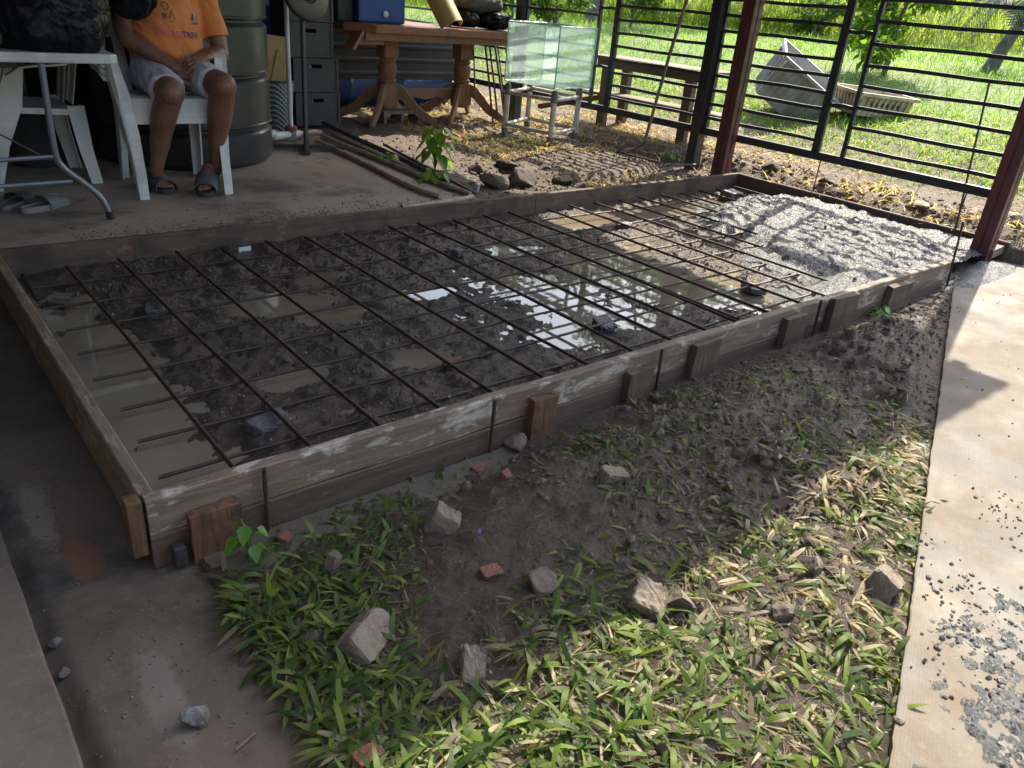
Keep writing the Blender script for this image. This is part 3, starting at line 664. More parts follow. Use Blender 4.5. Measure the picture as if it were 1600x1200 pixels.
sp_l = [('flat bluish spacer chunk under the bars nearest the front left corner', (.42, .33), (.14, .085, .04)), ('flat spacer chunk under the second bar on the left', (.40, 1.36), (.11, .07, .04)),
        ('pale flat stone at the edge of the pool along the left board', (.125, 1.6), (.09, .06, .015)), ('small square spacer under the bars near the middle of the back', (1.9, 1.46), (.06, .06, .055)),
        ('dark spacer in the bright puddle beside the front board', (1.9, .40), (.11, .08, .045)), ('spacer chunk where sunlight begins, under the bars at the back', (3.17, 1.5), (.1, .08, .05)),
        ('dark block at the far back corner supporting the bars', (4.62, 1.78), (.16, .12, .08)), ('flat stone in the puddle near the fresh concrete', (2.95, .40), (.14, .09, .03))]
for i, (lb, (x_, y_), sz) in enumerate(sp_l): chunk(lb, (x_, y_, -.112+sz[2]*.1), sz, (.05, .04, .3+i), 50+i, S_dark, True, 'spacer_block', 'spacer', G_s)
# gravel: small stones, too many to count
def gravel(name, label, pts, szs, mat, seed=0):
    ico = bmesh.new(); bmesh.ops.create_icosphere(ico, subdivisions=1, radius=1); bv = np.array([v.co[:] for v in ico.verts]); bf = np.array([[v.index for v in f.verts] for f in ico.faces]); ico.free()
    n = len(pts); k = len(bv); r_ = np.random.default_rng(seed)
    V = bv[None]*(szs[:, None, None])*r_.uniform(.55, 1.25, (n, 1, 3))*(1+r_.uniform(-.22, .22, (n, k, 1)))
    a = r_.uniform(0, 6.28, n); c_, s_ = np.cos(a)[:, None], np.sin(a)[:, None]; vx = V[..., 0]*c_-V[..., 1]*s_; vy = V[..., 0]*s_+V[..., 1]*c_
    V = np.stack([vx, vy, V[..., 2]], -1)+pts[:, None]
    F = (bf[None]+np.arange(n)[:, None, None]*k).reshape(-1, 3)
    o = npmesh(name, V.reshape(-1, 3), F, mat, smooth=False); return tag(o, label, kind='stuff')
N = 26000; x = rng.uniform(.05, 3.5, N); y = rng.uniform(.03, 1.96, N); z = H(x, y); ok = (z > -.1305) & (rng.random(N) < .45+fbm(x, y, 3.5, 3, 120)*2); x, y, z = x[ok], y[ok], z[ok]
gravel('gravel', 'small grit and pebbles in the soil under the bars', np.stack([x, y, z+.001], 1), rng.uniform(.0014, .005, len(x))*(1+1.2*(rng.random(len(x)) < .04)), stone_mat('grit', (.26, .21, .16), (.12, .09, .07)), 1)
N = 1300; x = rng.uniform(.3, 2.5, N); y = 2.03+rng.exponential(.09, N)
gravel('gravel', 'loose grit swept along the back board on the shed floor', np.stack([x, y, np.full(N, -.028)], 1), rng.uniform(.0015, .005, N), S_grey, 2)
N = 500; x = rng.uniform(-.28, .06, N); y = rng.uniform(-1.1, .7, N)
gravel('gravel', 'scattered grit on the dark path', np.stack([x, y, pathz(x, y)+.001], 1), rng.uniform(.001, .0038, N), S_grey, 3)
N = 6500; s_ = rng.uniform(0, 4.6, N); wq = rng.random(N)**1.2*.85; q = SL_A[None]+sl_d[None]*s_[:, None]+sl_n[None]*wq[:, None]; near = sst(2.6, 3.9, s_); ok = rng.random(N) < .02+.9*sst(.12, .3, fbm(q[:, 0], q[:, 1], 3.5, 4, 150)+.10*near); q = q[ok]; near = near[ok]; N = len(q)
gravel('gravel', 'crumbs of grey concrete spattered over the pale slab', np.stack([q[:, 0], q[:, 1], np.full(N, -.114)], 1), rng.uniform(.0015, .0055, N)*(1+1.2*near*rng.random(N)), stone_mat('crumb', (.30, .28, .25), (.19, .175, .155)), 4)
N = 5200; x = rng.uniform(.1, 4.2, N); y = rng.uniform(-1.3, -.07, N); ok = (slabdist(x, y) < -.01) & (rng.random(N) < .35+.8*sst(.8, 1.8, x)+fbm(x, y, 4, 3, 140)*1.5); x, y = x[ok], y[ok]
gravel('mud_crumbs', 'crumbs and small clods of mud trodden up before the front board', np.stack([x, y, H(x, y)], 1), rng.uniform(.002, .011, len(x))*(1+1.0*(rng.random(len(x)) < .06)), stone_mat('mud_crumb', (.12, .088, .064), (.075, .054, .04)), 8)
N = 2600; x = rng.uniform(2.7, 4.9, N); y = rng.uniform(2.03, 4.2, N); ok = rng.random(N) < .5+fbm(x, y, 2, 3, 141)*2; x, y = x[ok], y[ok]
gravel('mud_crumbs', 'broken earth crumbs on the ground between table and formwork', np.stack([x, y, H(x, y)], 1), rng.uniform(.002, .016, len(x)), stone_mat('earth_crumb', (.2, .145, .10), (.10, .07, .05)), 9)
def crust_z(X, Y):
    sd = slabdist(X, Y); along = (X-SL_A[0])*sl_d[0]+(Y-SL_A[1])*sl_d[1]
    k = sst(3.3, 3.65, along+fbm(X, Y, 5, 5, 131, .6)*1.5)*sst(.0, .05, sd+fbm(X, Y, 12, 3, 133)*.05)
    return -.130+.0155*k+fbm(X, Y, 34, 5, 132, .85)*.050*k
tag(grid_obj('cement_crust', lambda x, y: slabdist(x, y) > .012, .4, 1.9, -1.95, -1.1, .006, crust_z, tw.m), 'rough grey crust of dropped concrete on the near end of the pale slab', 'concrete', kind='stuff')
N = 1500; x = rng.uniform(3.1, 5.6, N); y = rng.uniform(2.1, 4.4, N); ok = x > 3.0
gravel('gravel', 'small lumps of dry earth on the sunny ground by the fence', np.stack([x, y, H(x, y)], 1), rng.uniform(.003, .014, N), stone_mat('earth', (.30, .23, .17), (.18, .13, .1)), 5)
N = 700; x = rng.uniform(5.0, 5.6, N); y = rng.uniform(-.3, 2.6, N)
gravel('gravel', 'clods heaped in the trench line under the fence rail', np.stack([x, y, H(x, y)], 1), rng.uniform(.006, .028, N), stone_mat('clods', (.20, .15, .11), (.10, .075, .06)), 6)
# ================================================================ SHED: roof, wall, posts, fence
M_roof = simple('roof_sheet', (.44, .42, .39), (.33, .315, .29), 4, .6, metal=.0)
rm = MB(); xs_ = np.arange(-4.2, 5.201, .04); zs_ = 2.25+.018*np.sin(xs_/.15*2*np.pi)
vs = []; fs = []
for i, (a, z) in enumerate(zip(xs_, zs_)): vs += [(a, -.13, z), (a, 9, z+.35), (a, 9, z+.352), (a, -.13, z+.002)]
for i in range(len(xs_)-1):
    b = i*4
    for k in range(4): fs.append((b+k, b+(k+1) % 4, b+4+(k+1) % 4, b+4+k))
root = thing('shed_roof', 'ribbed metal roof of the open shed carried by the red posts', 'roof', (0, 0, 2.2))
rm.add(vs, fs).build('roof_sheet', M_roof, root)
for y in (.05, 2.06, 4.2, 6.5):
    MB().bx((-4.2, y-.03, 2.13+.039*(y+.13)), (5.15, y+.03, 2.21+.039*(y+.13))).build('purlin', simple('purlin_steel', (.16, .05, .04), None, 5, .6), root)
M_wall = slab_mat('shed_wall', (.20, .185, .17), (.15, .14, .13), [(1.5, .5, .65, (.08, .07, .06))], .8, .3).m
MB().bx((-4.2, 6.6, -.3), (4.7, 6.72, 2.35)).build('shed_wall', M_wall); tag(bpy.data.objects['shed_wall'], 'dark plastered back wall behind the barrels', 'wall')
lw = MB().bx((-1.9, -5.2, -.3), (-1.75, 6.6, 2.35)).build('shed_wall', M_wall); tag(lw, 'added unseen side wall blocking sky light left of the shed floor', 'wall')  # out-of-view wall added to deepen the shade at the left
bw = MB().bx((-1.75, -4.6, -.3), (1.6, -4.45, 2.6)).build('sky_block_wall', M_wall); tag(bw, 'added unseen wall behind the camera cutting sky light on the foreground', 'wall')  # added out of view so less sky light reaches the shaded foreground
M_red = simple('red_oxide_paint', (.13, .034, .032), (.085, .026, .026), 6, .42, .12, .1, 30, .003, dirt=(.10, .065, .05), dscale=7)
def red_post(label, x, y, zb):
    rt_ = thing('steel_post', label, 'post', (x, y, zb), 0, 'red oxide posts of the shed')
    m = MB()
    # two lipped channels back to back: box with a shallow seam on each face
    h = 2.28-zb; s = .052; g = .006
    sec = [(-s, -s), (-g, -s), (-g, -s+.006), (g, -s+.006), (g, -s), (s, -s), (s, -g), (s-.006, -g), (s-.006, g), (s, g), (s, s), (g, s), (g, s-.006), (-g, s-.006), (-g, s), (-s, s), (-s, g), (-s+.006, g), (-s+.006, -g), (-s, -g)]
    m.prism([(x+a, y+b) for a, b in sec], zb, zb+h); m.build('post_shaft', M_red, rt_)
    b = MB()
    for z in np.arange(zb+.25, 2.0, .42): b.box((x, y-s, z), (.014, .004, .05))
    b.build('weld_seam', M_red, rt_)
red_post('red steel post rising from the far back corner of the formwork', 4.855, 2.085, -.12)
red_post('red steel post by the corner of the pale slab at the right edge', 4.775, .06, -.15)
M_blk = simple('black_gate_paint', (.022, .028, .034), (.035, .042, .048), 12, .35, .12, .08, 60, .001, dirt=(.07, .055, .045), dscale=9)
XF = 4.95; G_FE = 'black steel fence panels'
def fence(label, yA, yB, zbars, rungs=None, yR=None, extra=None):
    rt_ = thing('steel_fence', label, 'fence', (XF, yA, .25), 0, G_FE)
    b = .019
    def bar(y0, y1, z, t=.019, nm='bar'):
        m = MB(); n = 6; ps = [(XF+.002*math.sin(k*2.1+z*9), y0+(y1-y0)*k/n, z+.003*math.sin(k*1.3+z*17)) for k in range(n+1)]
        m.loft(ps, (1, 0, 0), [t*1.25]*(n+1), (0, 0, 1), t*1.2); m.build(nm, M_blk, rt_)
    for z in zbars: bar(yA, yB, z)
    for y in [q for q in (yA, yB, yR) if q is not None]: MB().bx((XF-.014, y-.014, .28), (XF+.014, y+.014, 1.455)).build('upright', M_blk, rt_, bev=.002)
    for z in (rungs or []): bar(min(yR, yA if yR < yA else yB), max(yR, yA if yR < yA else yB), z, .02, 'rung')
    lo, hi = min([yA, yB]+([yR] if yR is not None else [])), max([yA, yB]+([yR] if yR is not None else []))
    MB().bx((XF-.022, lo-.014, .228), (XF+.022, hi+.014, .283)).build('bottom_rail', M_blk, rt_, bev=.003)
    MB().bx((XF-.022, lo-.014, 1.455), (XF+.022, hi+.014, 1.51)).build('top_rail', M_blk, rt_, bev=.003)
    return rt_
coarse = [.35+.131*k for k in range(9)]; fine_ = [.357+.1055*k for k in range(11)]
pr_ = fence('black barred fence panel at the right, between ladder rungs and the right red post', .125, 1.177, coarse, [.30+.31*.98, 1.065], 1.372)
fence('black close barred panel behind the back corner red post', 1.402, 2.375, fine_)
fence('black close barred panel with the rake leaning on it', 2.50, 3.478, fine_)
fence('black wide barred panel seen through the glass tank', 3.705, 4.69, [.36, .49, .62, .752, .885, 1.012, 1.14, 1.27, 1.4], [.60, 1.07], 3.508)
fence('farthest black fence panel, beyond the table end', 4.84, 7.2, [.36, .49, .62, .752, .885, 1.012, 1.14, 1.27, 1.4])
def bpost(label, y, wd):
    m = MB().bx((XF-.045, y-wd/2, -.15), (XF+.045, y+wd/2, 1.62)); tag(m.build('fence_post', M_blk, bev=.004), label, 'post')
bpost('thick black fence post between the close barred panels', 2.44, .085)
bpost('black fence post behind the left end of the glass tank', 4.765, .09)
rod = MB(); rod.tube([(XF+.03, .41, .88), (XF+.03, .315, -.02)], .007, 8); tag(rod.build('steel_rod', M_blk), 'thin steel rod leaning behind the right fence panel', 'rod')

# ================================================================ FIELD
M_bark = simple('bark', (.17, .15, .135), (.09, .08, .07), 9, .85, .1, .6, 40, .02, stretch=(3, 3, .5))
def leaves_np(name, centres, radii, n, size, cols, mat, parent, drop=.0, asp=.45):
    C_ = np.array(centres); Rr = np.array(radii); k = rng.integers(0, len(C_), n)
    u = rng.normal(size=(n, 3)); u /= np.linalg.norm(u, axis=1)[:, None]; P = C_[k]+u*(Rr[k]*rng.random(n)**.4)[:, None]*np.array([1, 1, .8])
    d = rng.normal(size=(n, 3))*np.array([1, 1, .7])+u*.6; d[:, 2] -= drop; d /= np.linalg.norm(d, axis=1)[:, None]
    s = np.cross(d, rng.normal(size=(n, 3))); s /= np.linalg.norm(s, axis=1)[:, None]; L = size*rng.uniform(.6, 1.25, n); nn = np.cross(d, s)
    a = P; b = P+d*(L*.5)[:, None]+s*(L*asp/2)[:, None]+nn*(L*.07)[:, None]; c = P+d*L[:, None]-np.array([0, 0, 1])*(L*.12)[:, None]; e = P+d*(L*.5)[:, None]-s*(L*asp/2)[:, None]+nn*(L*.07)[:, None]
    V = np.stack([a, b, c, e], 1).reshape(-1, 3); m_ = np.array(root_matrix(parent).inverted()) if parent else np.eye(4); V = V @ m_[:3, :3].T+m_[:3, 3]
    F = np.arange(n*4).reshape(n, 4); t = rng.random(n)*.7+.3*rng.random(len(C_))[k]
    col = np.concatenate([lerp(np.array(cols[0]), np.array(cols[1]), t), np.ones((n, 1))], 1)
    return npmesh(name, V, F, mat, parent, True, {'col': np.repeat(col, 4, 0)})
def tree(name, label, cat, base, h, lean, r0, crown, nl, lsize, cols, limbs=5, seed=1, group=None, split=.35):
    rs = random.Random(seed); b = Vector(base); rt_ = thing(name, label, cat, base, 0, group)
    tk = MB(); top = b+Vector((lean[0], lean[1], h)); n = 10
    pts = [b.lerp(top, i/n)+Vector((rs.uniform(-1, 1), rs.uniform(-1, 1), 0))*r0*.35*(0 < i) for i in range(n+1)]; pts[0].z -= .15
    tk.tube(pts, [r0*(1.25 if i == 0 else 1-.55*i/n) for i in range(n+1)], 10); cs = []; rr = []
    for k in range(limbs):
        s = pts[int(n*(split+(1-split)*k/limbs))]; a = rs.uniform(0, 6.28); e = s+Vector((math.cos(a), math.sin(a), rs.uniform(.3, 1.1)))*crown*rs.uniform(.6, 1)
        mid = s.lerp(e, .5)+Vector((0, 0, crown*.1)); tk.tube([s, mid, e], [r0*.4, r0*.25, r0*.08], 6)
        for q in range(3):
            e2 = mid.lerp(e, rs.uniform(.2, 1))+Vector((rs.uniform(-1, 1), rs.uniform(-1, 1), rs.uniform(-.3, .8)))*crown*.45; tk.tube([mid, e2], [r0*.15, r0*.04], 5, False); cs.append(tuple(e2)); rr.append(crown*rs.uniform(.22, .38))
        cs.append(tuple(e)); rr.append(crown*rs.uniform(.25, .42))
    tk.build('trunk', M_bark, rt_, smooth=True)
    leaves_np('crown', cs, rr, nl, lsize, cols, LAWN, rt_, .25); return rt_
def at_d(px, py, D):
    q = dep(px, py, D); return (q[0], q[1], float(H(q[0], q[1])))
GT = [(.045, .11, .015), (.16, .28, .035)]
tree('broadleaf_tree', 'straight grey trunk with ivy behind the tilted grey crate', 'tree', at_d(1283, 58, 20), 4.2, (.3, .1), .15, 1.8, 2600, .17, GT, 6, 3, 'trees in the field', .6)
tree('broadleaf_tree', 'slender leaning trunk left of the palm at the right', 'tree', at_d(1455, 78, 19), 4.2, (.2, .1), .11, 1.6, 2200, .17, GT, 6, 4, 'trees in the field', .6)
tree('broadleaf_tree', 'dark trunk showing between the black post and the rake handle', 'tree', at_d(1062, 45, 19), 4.4, (.1, .2), .15, 1.9, 2400, .17, GT, 6, 5, 'trees in the field', .6)
tree('broadleaf_tree', 'dark trunk just right of the back corner red post', 'tree', at_d(1186, 52, 21), 4.4, (.3, .1), .15, 1.9, 2400, .17, GT, 6, 6, 'trees in the field', .6)
tree('broadleaf_tree', 'dull trunk above the right end of the glass tank', 'tree', at_d(925, 35, 17), 4.2, (.1, .2), .17, 1.8, 2400, .17, GT, 6, 7, 'trees in the field', .6)
tree('young_tree', 'small bushy tree with long bright leaves behind the low crate', 'tree', at_d(1382, 108, 9.6), 1.15, (.12, .0), .035, .62, 3800, .12, [(.05, .14, .015), (.26, .40, .04)], 9, 11, None, .12)
for i, (px, py, D, s, lb) in enumerate([(985, 40, 15, .8, 'dark green shrub in the long grass above the glass tank'), (870, 20, 13, .7, 'pale leafy shrub behind the glass tank, near the top edge'), (1275, 40, 17, .7, 'low bush at the foot of the straight grey trunk'), (800, 30, 15, .8, 'shrub beyond the table end at the top edge')]):
    tree('bush', lb, 'bush', at_d(px, py, D), .7*s, (0, 0), .03, .75*s, 1900, .10, [(.04, .1, .015), (.17, .27, .04)], 8, 30+i, 'bushes in the field', .1)
# young palm leaning in from the right
pb = at_d(1543, 104, 10.5); rt_ = thing('palm', 'leaning young palm with drooping grey green fronds at the right edge', 'palm', pb)
tp = Vector(pb)+Vector((.16, -.18, .62)); m = MB(); m.tube([Vector(pb)-Vector((0, 0, .1)), Vector(pb).lerp(tp, .5)+Vector((0, 0, .03)), tp], [.11, .085, .06], 10); m.build('trunk', M_bark, rt_, smooth=True)
for k in range(13):
    a = k*2.4; L = random.uniform(.6, 1.0); cps = [tp+Vector((math.cos(a)*L*s_, math.sin(a)*L*s_, .42*math.sin(s_*2.6)-.42*s_*s_)) for s_ in np.linspace(0, 1, 9)]
    fr = MB(); fr.tube(cps, [.012*(1-.8*i/8) for i in range(9)], 5)
    for i in range(1, 9):
        for j in range(4):
            c0 = cps[i-1].lerp(cps[i], j/4); t_ = (cps[i]-cps[i-1]).normalized(); sd = t_.cross(Vector((0, 0, 1))).normalized()
            for sg in (-1, 1):
                ln = .3*(1-.5*i/9); e = c0+sd*sg*ln*.6+t_*ln*.5-Vector((0, 0, ln*.5)); wv_ = t_*.012
                fr.add([c0-wv_, c0+wv_, e], [(0, 1, 2)])
    fr.build('frond', simple('palm_leaf', (.10, .13, .07), (.16, .19, .10), 4, .5, bump=0) if k == 0 else bpy.data.materials['palm_leaf'], rt_)
# fish crates in the grass
M_cr1 = simple('grey_plastic', (.40, .40, .39), (.30, .30, .295), 5, .5, .1, .1, 30, .003, dirt=(.22, .19, .16), dscale=6)
M_cr2 = simple('tan_plastic', (.52, .44, .32), (.42, .34, .23), 5, .5, .1, .1, 30, .003, dirt=(.28, .2, .12), dscale=6)
def fish_crate(label, pos, size, rot, mat, slots_=True):
    rt_ = thing('fish_crate', label, 'crate', pos); rt_.rotation_euler = rot
    L, W_, Hh = size; m = MB(); t = .02; tp = .035
    def wall(c1, c2, n, nm='side_panel', slots=False):
        q = MB(); a = Vector(c1); b = Vector(c2); d = b-a; nv = Vector(n)
        out = Vector((nv.x*tp, nv.y*tp, 0))
        q.add([a-nv*t, b-nv*t, b, a, a-nv*t+out+Vector((0, 0, Hh)), b-nv*t+out+Vector((0, 0, Hh)), b+out+Vector((0, 0, Hh)), a+out+Vector((0, 0, Hh))], [(0, 1, 2, 3), (4, 5, 6, 7), (0, 1, 5, 4), (1, 2, 6, 5), (2, 3, 7, 6), (3, 0, 4, 7)])
        for k in range(1, 9):
            p0 = a+d*(k/9); q.add([p0+nv*.0-d.normalized()*.006, p0+d.normalized()*.006, p0+d.normalized()*.006+nv*.012, p0-d.normalized()*.006+nv*.012]+[v+out+Vector((0, 0, Hh*.9)) for v in (p0-d.normalized()*.006, p0+d.normalized()*.006, p0+d.normalized()*.006+nv*.012, p0-d.normalized()*.006+nv*.012)], [(0, 1, 2, 3), (4, 5, 6, 7), (0, 1, 5, 4), (1, 2, 6, 5), (2, 3, 7, 6), (3, 0, 4, 7)])
        q.build(nm, mat, rt_, world=False)
        if slots and slots_:
            dk = d.normalized()
            for k in range(6):
                c = a+d*((k+2)/9.5)+nv*(tp*.62+.008)+Vector((0, 0, Hh*.6)); s_ = MB(); s_.box(c, (.018 if abs(d.x) > 0 else .01, .01 if abs(d.x) > 0 else .018, Hh*.18))
                s_.build('slot', simple('slot_dark', (.06, .05, .04), None, 5, .9) if 'slot_dark' not in bpy.data.materials else bpy.data.materials['slot_dark'], rt_, world=False)
    a, b = L/2, W_/2
    wall((-a, -b, 0), (a, -b, 0), (0, -1, 0), slots=True); wall((a, b, 0), (-a, b, 0), (0, 1, 0), slots=True); wall((a, -b, 0), (a, b, 0), (1, 0, 0)); wall((-a, b, 0), (-a, -b, 0), (-1, 0, 0))
    MB().bx((-a, -b, 0), (a, b, .02)).build('bottom', mat, rt_, world=False)
    r_ = MB(); A, B = a+tp+.012, b+tp+.012
    for (p, q) in (((-A, -B), (A, -B)), ((A, -B), (A, B)), ((A, B), (-A, B)), ((-A, B), (-A, -B))): r_.loft([(p[0], p[1], Hh), (q[0], q[1], Hh)], (0, 0, 1), [.03, .03], (1, 0, 0) if p[0] == q[0] else (0, 1, 0), .03)
    r_.build('rim', mat, rt_, world=False); return rt_
q = dep(1224, 128, 7.8); c1 = fish_crate('grey fish crate tipped on its side edge in the lawn', (q[0], q[1], float(H(q[0], q[1]))+.06), (.62, .44, .42), (0, 0, 0), M_cr1, False)
rh = Vector((.778, -.628, 0)); fh = Vector((.628, .778, 0)); uz = Vector((0, 0, 1))
xa = (rh*.80-uz*.50-fh*.05).normalized(); ya = fh*.85+rh*.42+uz*.10; ya = (ya-xa*ya.dot(xa)).normalized(); za = xa.cross(ya)
c1.rotation_euler = Matrix((xa, ya, za)).transposed().to_euler()
q = dep(1362, 143, 7.6); c2 = fish_crate('low stained tan fish crate lying upright in the lawn', (q[0], q[1], float(H(q[0], q[1]))), (.60, .42, .20), (R(4), R(3), R(-22)), M_cr2)
# wooden bench behind the fence
M_oldw = wood('old_bench_wood', (.22, .165, .12), (.13, .10, .075), None, axis='Y')
bz = .66; rt_ = thing('work_bench', 'old grey wooden bench standing behind the fence and the rake', 'bench', (5.6, 3.3, .0))
MB().bx((5.36, 2.72, bz-.03), (5.74, 4.15, bz)).build('bench_top', M_oldw, rt_, bev=.004)
MB().bx((5.38, 2.75, bz-.10), (5.405, 4.1, bz-.032)).build('apron', M_oldw, rt_)
MB().bx((5.40, 2.62, .30), (5.66, 4.3, .325)).build('shelf', M_oldw, rt_, bev=.004)
for y in (2.96, 3.98):
    for x in (5.41, 5.69): MB().bx((x-.03, y-.045, -.03), (x+.03, y+.045, bz-.033)).build('leg', M_oldw, rt_)
pl = MB(); pl.box((5.55, 4.55, .17), (.06, .9, .05), Matrix.Rotation(.2, 3, 'Z') @ Matrix.Rotation(-.25, 3, 'X')); tag(pl.build('plank', M_oldw), 'loose plank propped behind the glass tank stand', 'plank')
# ================================================================ OBJECTS ON THE SHED FLOOR
FZ = -.03
M_wh = simple('white_plastic', (.70, .71, .70), (.62, .62, .60), 4, .38, .1, .03, 20, .001, dirt=(.46, .43, .38), dscale=7)
def chair_parts():
    rt_ = thing('plastic_chair', 'x', 'chair', (0, 0, 0))
    # seat: slightly dished slab, front at -y
    n = 14; vs = []; fs = []
    for i in range(n+1):
        for j in range(n+1):
            u = i/n*2-1; v = j/n*2-1
            x = u*(.215-.02*(v+1)/2); y = .02+v*.19; z = .415-.012*(v+1)-.012*(1-u*u)*(1-v*v)-.03*max(0, -v-.78)/.22*.6
            vs.append((x, y, z))
    m1 = (n+1)*(n+1); vs += [(a, b, c-.03 if (i_ % (n+1) in (0, n) or i_//(n+1) in (0, n)) else c-.008) for i_, (a, b, c) in enumerate(vs)]
    for i in range(n):
        for j in range(n):
            a = i*(n+1)+j; fs += [(a, a+1, a+n+2, a+n+1), (m1+a, m1+a+n+1, m1+a+n+2, m1+a+1)]
    for i in range(n):
        for (a, b) in ((i, i+1), (n*(n+1)+i+1, n*(n+1)+i), ((i+1)*(n+1), i*(n+1)), (i*(n+1)+n, (i+1)*(n+1)+n)): fs.append((a, m1+a, m1+b, b))
    MB().add(vs, fs).build('seat', M_wh, rt_, True, world=False)
    bk = MB()                       # backrest: curved slats in a frame
    for k in range(5):
        x = -.13+.065*k; bk.loft([(x*1.0, .195+.02*(1-(x/.2)**2), .41), (x*1.08, .235+.02*(1-(x/.2)**2), .6), (x*1.12, .275+.02*(1-(x/.2)**2), .76)], (1, 0, 0), [.045, .042, .04], (0, 1, 0), .006)
    bk.loft([(-.2+.4*i/10, .275+.03*math.sin(i/10*math.pi), .765+.03*math.sin(i/10*math.pi)) for i in range(11)], (0, 0, 1), [.05]*11, (0, 1, 0), .01)
    bk.build('backrest', M_wh, rt_, world=False)
    for s in (-1, 1):
        a = MB(); a.loft([(s*.205, .27, .78), (s*.235, .235, .68), (s*.272, .17, .625), (s*.284, .09, .618), (s*.284, .02, .615), (s*.278, -.05, .605), (s*.268, -.10, .57)], [(1, 0, 0)]*7, [.03, .045, .055, .058, .058, .056, .05], [(0, .6, .8), (0, .6, .8), (0, 0, 1), (0, 0, 1), (0, 0, 1), (0, .5, .86), (0, .8, .6)], .009)
        a.build('armrest', M_wh, rt_, world=False)
        fl_ = MB(); P_ = [(s*.268, -.06, .60), (s*.248, -.11, .42), (s*.232, -.175, .22), (s*.225, -.226, .02), (s*.225, -.229, 0)]
        fl_.loft(P_, [(0, 1, 0)]*5, [.08, .12, .075, .055, .055], (1, 0, 0), .007); fl_.loft([(p[0]-s*.022, p[1]-[.05, .066, .046, .026, .026][i], p[2]) for i, p in enumerate(P_)], [(1, 0, 0)]*5, [.03, .05, .045, .035, .035], (0, 1, 0), .007)
        fl_.build('front_leg', M_wh, rt_, world=False)
        rl = MB(); P_ = [(s*.20, .205, .41), (s*.203, .222, .2), (s*.207, .25, .0)]
        rl.loft(P_, [(0, 1, 0)]*3, [.085, .07, .05], (1, 0, 0), .007); rl.loft([(p[0]-s*.02, p[1]+.03, p[2]) for p in P_], [(1, 0, 0)]*3, [.045, .04, .035], (0, 1, 0), .007)
        rl.build('rear_leg', M_wh, rt_, world=False)
    return rt_
ch = chair_parts(); ch.scale = (1.06, 1, 1); G_ch = 'white plastic chairs stacked under the seated person'
ch.location = (1.003, 2.962, FZ); ch.rotation_euler.z = R(-3); tag(ch, 'lowest white plastic chair of the stack, its feet on the floor', 'chair', G_ch)
lbs = ['second white plastic chair from the bottom of the stack', 'third white plastic chair from the bottom, just under the top one', 'topmost white plastic chair, the one the person sits on']
for i, lb in enumerate(lbs):
    c = copy_tree(ch); c.location = (1.003+.001*(i+1), 2.962+.005*(i+1), FZ+.031*(i+1)); tag(c, lb, 'chair', G_ch)
c = copy_tree(ch); c.location = (.385, 3.36, FZ); c.rotation_euler.z = R(-88); tag(c, 'single white plastic chair turned sideways behind the folding table', 'chair'); del c['group']
# folding table
M_tube = simple('grey_tube', (.20, .215, .235), (.16, .17, .19), 9, .35, .1, .05, metal=.3); rt_ = thing('folding_table', 'white folding table with bent grey tube legs holding black bags', 'table', (.3, 3.0, FZ))
tb = MB(); tb.prism([(-.12, 2.47), (-.10, 2.45), (.635, 2.45), (.665, 2.475), (.665, 4.15), (-.12, 4.15)], .660, .702); tb.build('tabletop', simple('table_white', (.62, .63, .64), (.54, .54, .53), 4, .4, dirt=(.4, .37, .33)), rt_, bev=.008)
def leg_path(pts, r, name='leg'):
    # smooth polyline
    P_ = [Vector(p) for p in pts]; out = []
    for i in range(len(P_)-1):
        p0, p1, p2, p3 = P_[max(0, i-1)], P_[i], P_[i+1], P_[min(len(P_)-1, i+2)]
        for k in range(6):
            t_ = k/6; out.append(.5*((2*p1)+(-p0+p2)*t_+(2*p0-5*p1+4*p2-p3)*t_*t_+(-p0+3*p1-3*p2+p3)*t_**3))
    out.append(P_[-1]); return out
for yy in (2.43,):
    lg = [(.346, yy, .66), (.341, yy, .47), (.340, yy, .28), (.365, yy, .215), (.43, yy, .15), (.495, yy-.01, .075), (.523, yy-.02, -.01)]
    m = MB(); m.tube(leg_path(lg, .014), .0145, 10); l_ = m.build('leg', M_tube, rt_, True); f_ = MB(); f_.tube([(.521, yy-.02, .008), (.526, yy-.021, -.029)], .019, 12); f_.build('rubber_foot', simple('black_rubber', (.02, .02, .022), None, 8, .6), l_)
m = MB(); m.tube(leg_path([(.02, 2.43, .66), (.025, 2.43, .28), (-.03, 2.43, .15), (-.1, 2.42, -.028)], .014), .0145, 10); m.build('leg', M_tube, rt_, True)
for (a, b) in (((.02, 2.43, .262), (.34, 2.43, .27)), ((-.03, 2.43, .15), (.39, 2.43, .155))): MB().tube([a, b], .010, 8).build('cross_bar', M_tube, rt_, True)
for yy in (3.95,):
    for sx in (.02, .5): MB().tube([(sx, yy, .66), (sx, yy, -.028)], .0145, 10).build('leg', M_tube, rt_, True)
MB().tube([(.0, 2.44, .47), (.15, 2.5, .36), (.335, 2.44, .24)], .004, 6).build('strap', simple('strap', (.10, .08, .06), None, 20, .8), rt_)
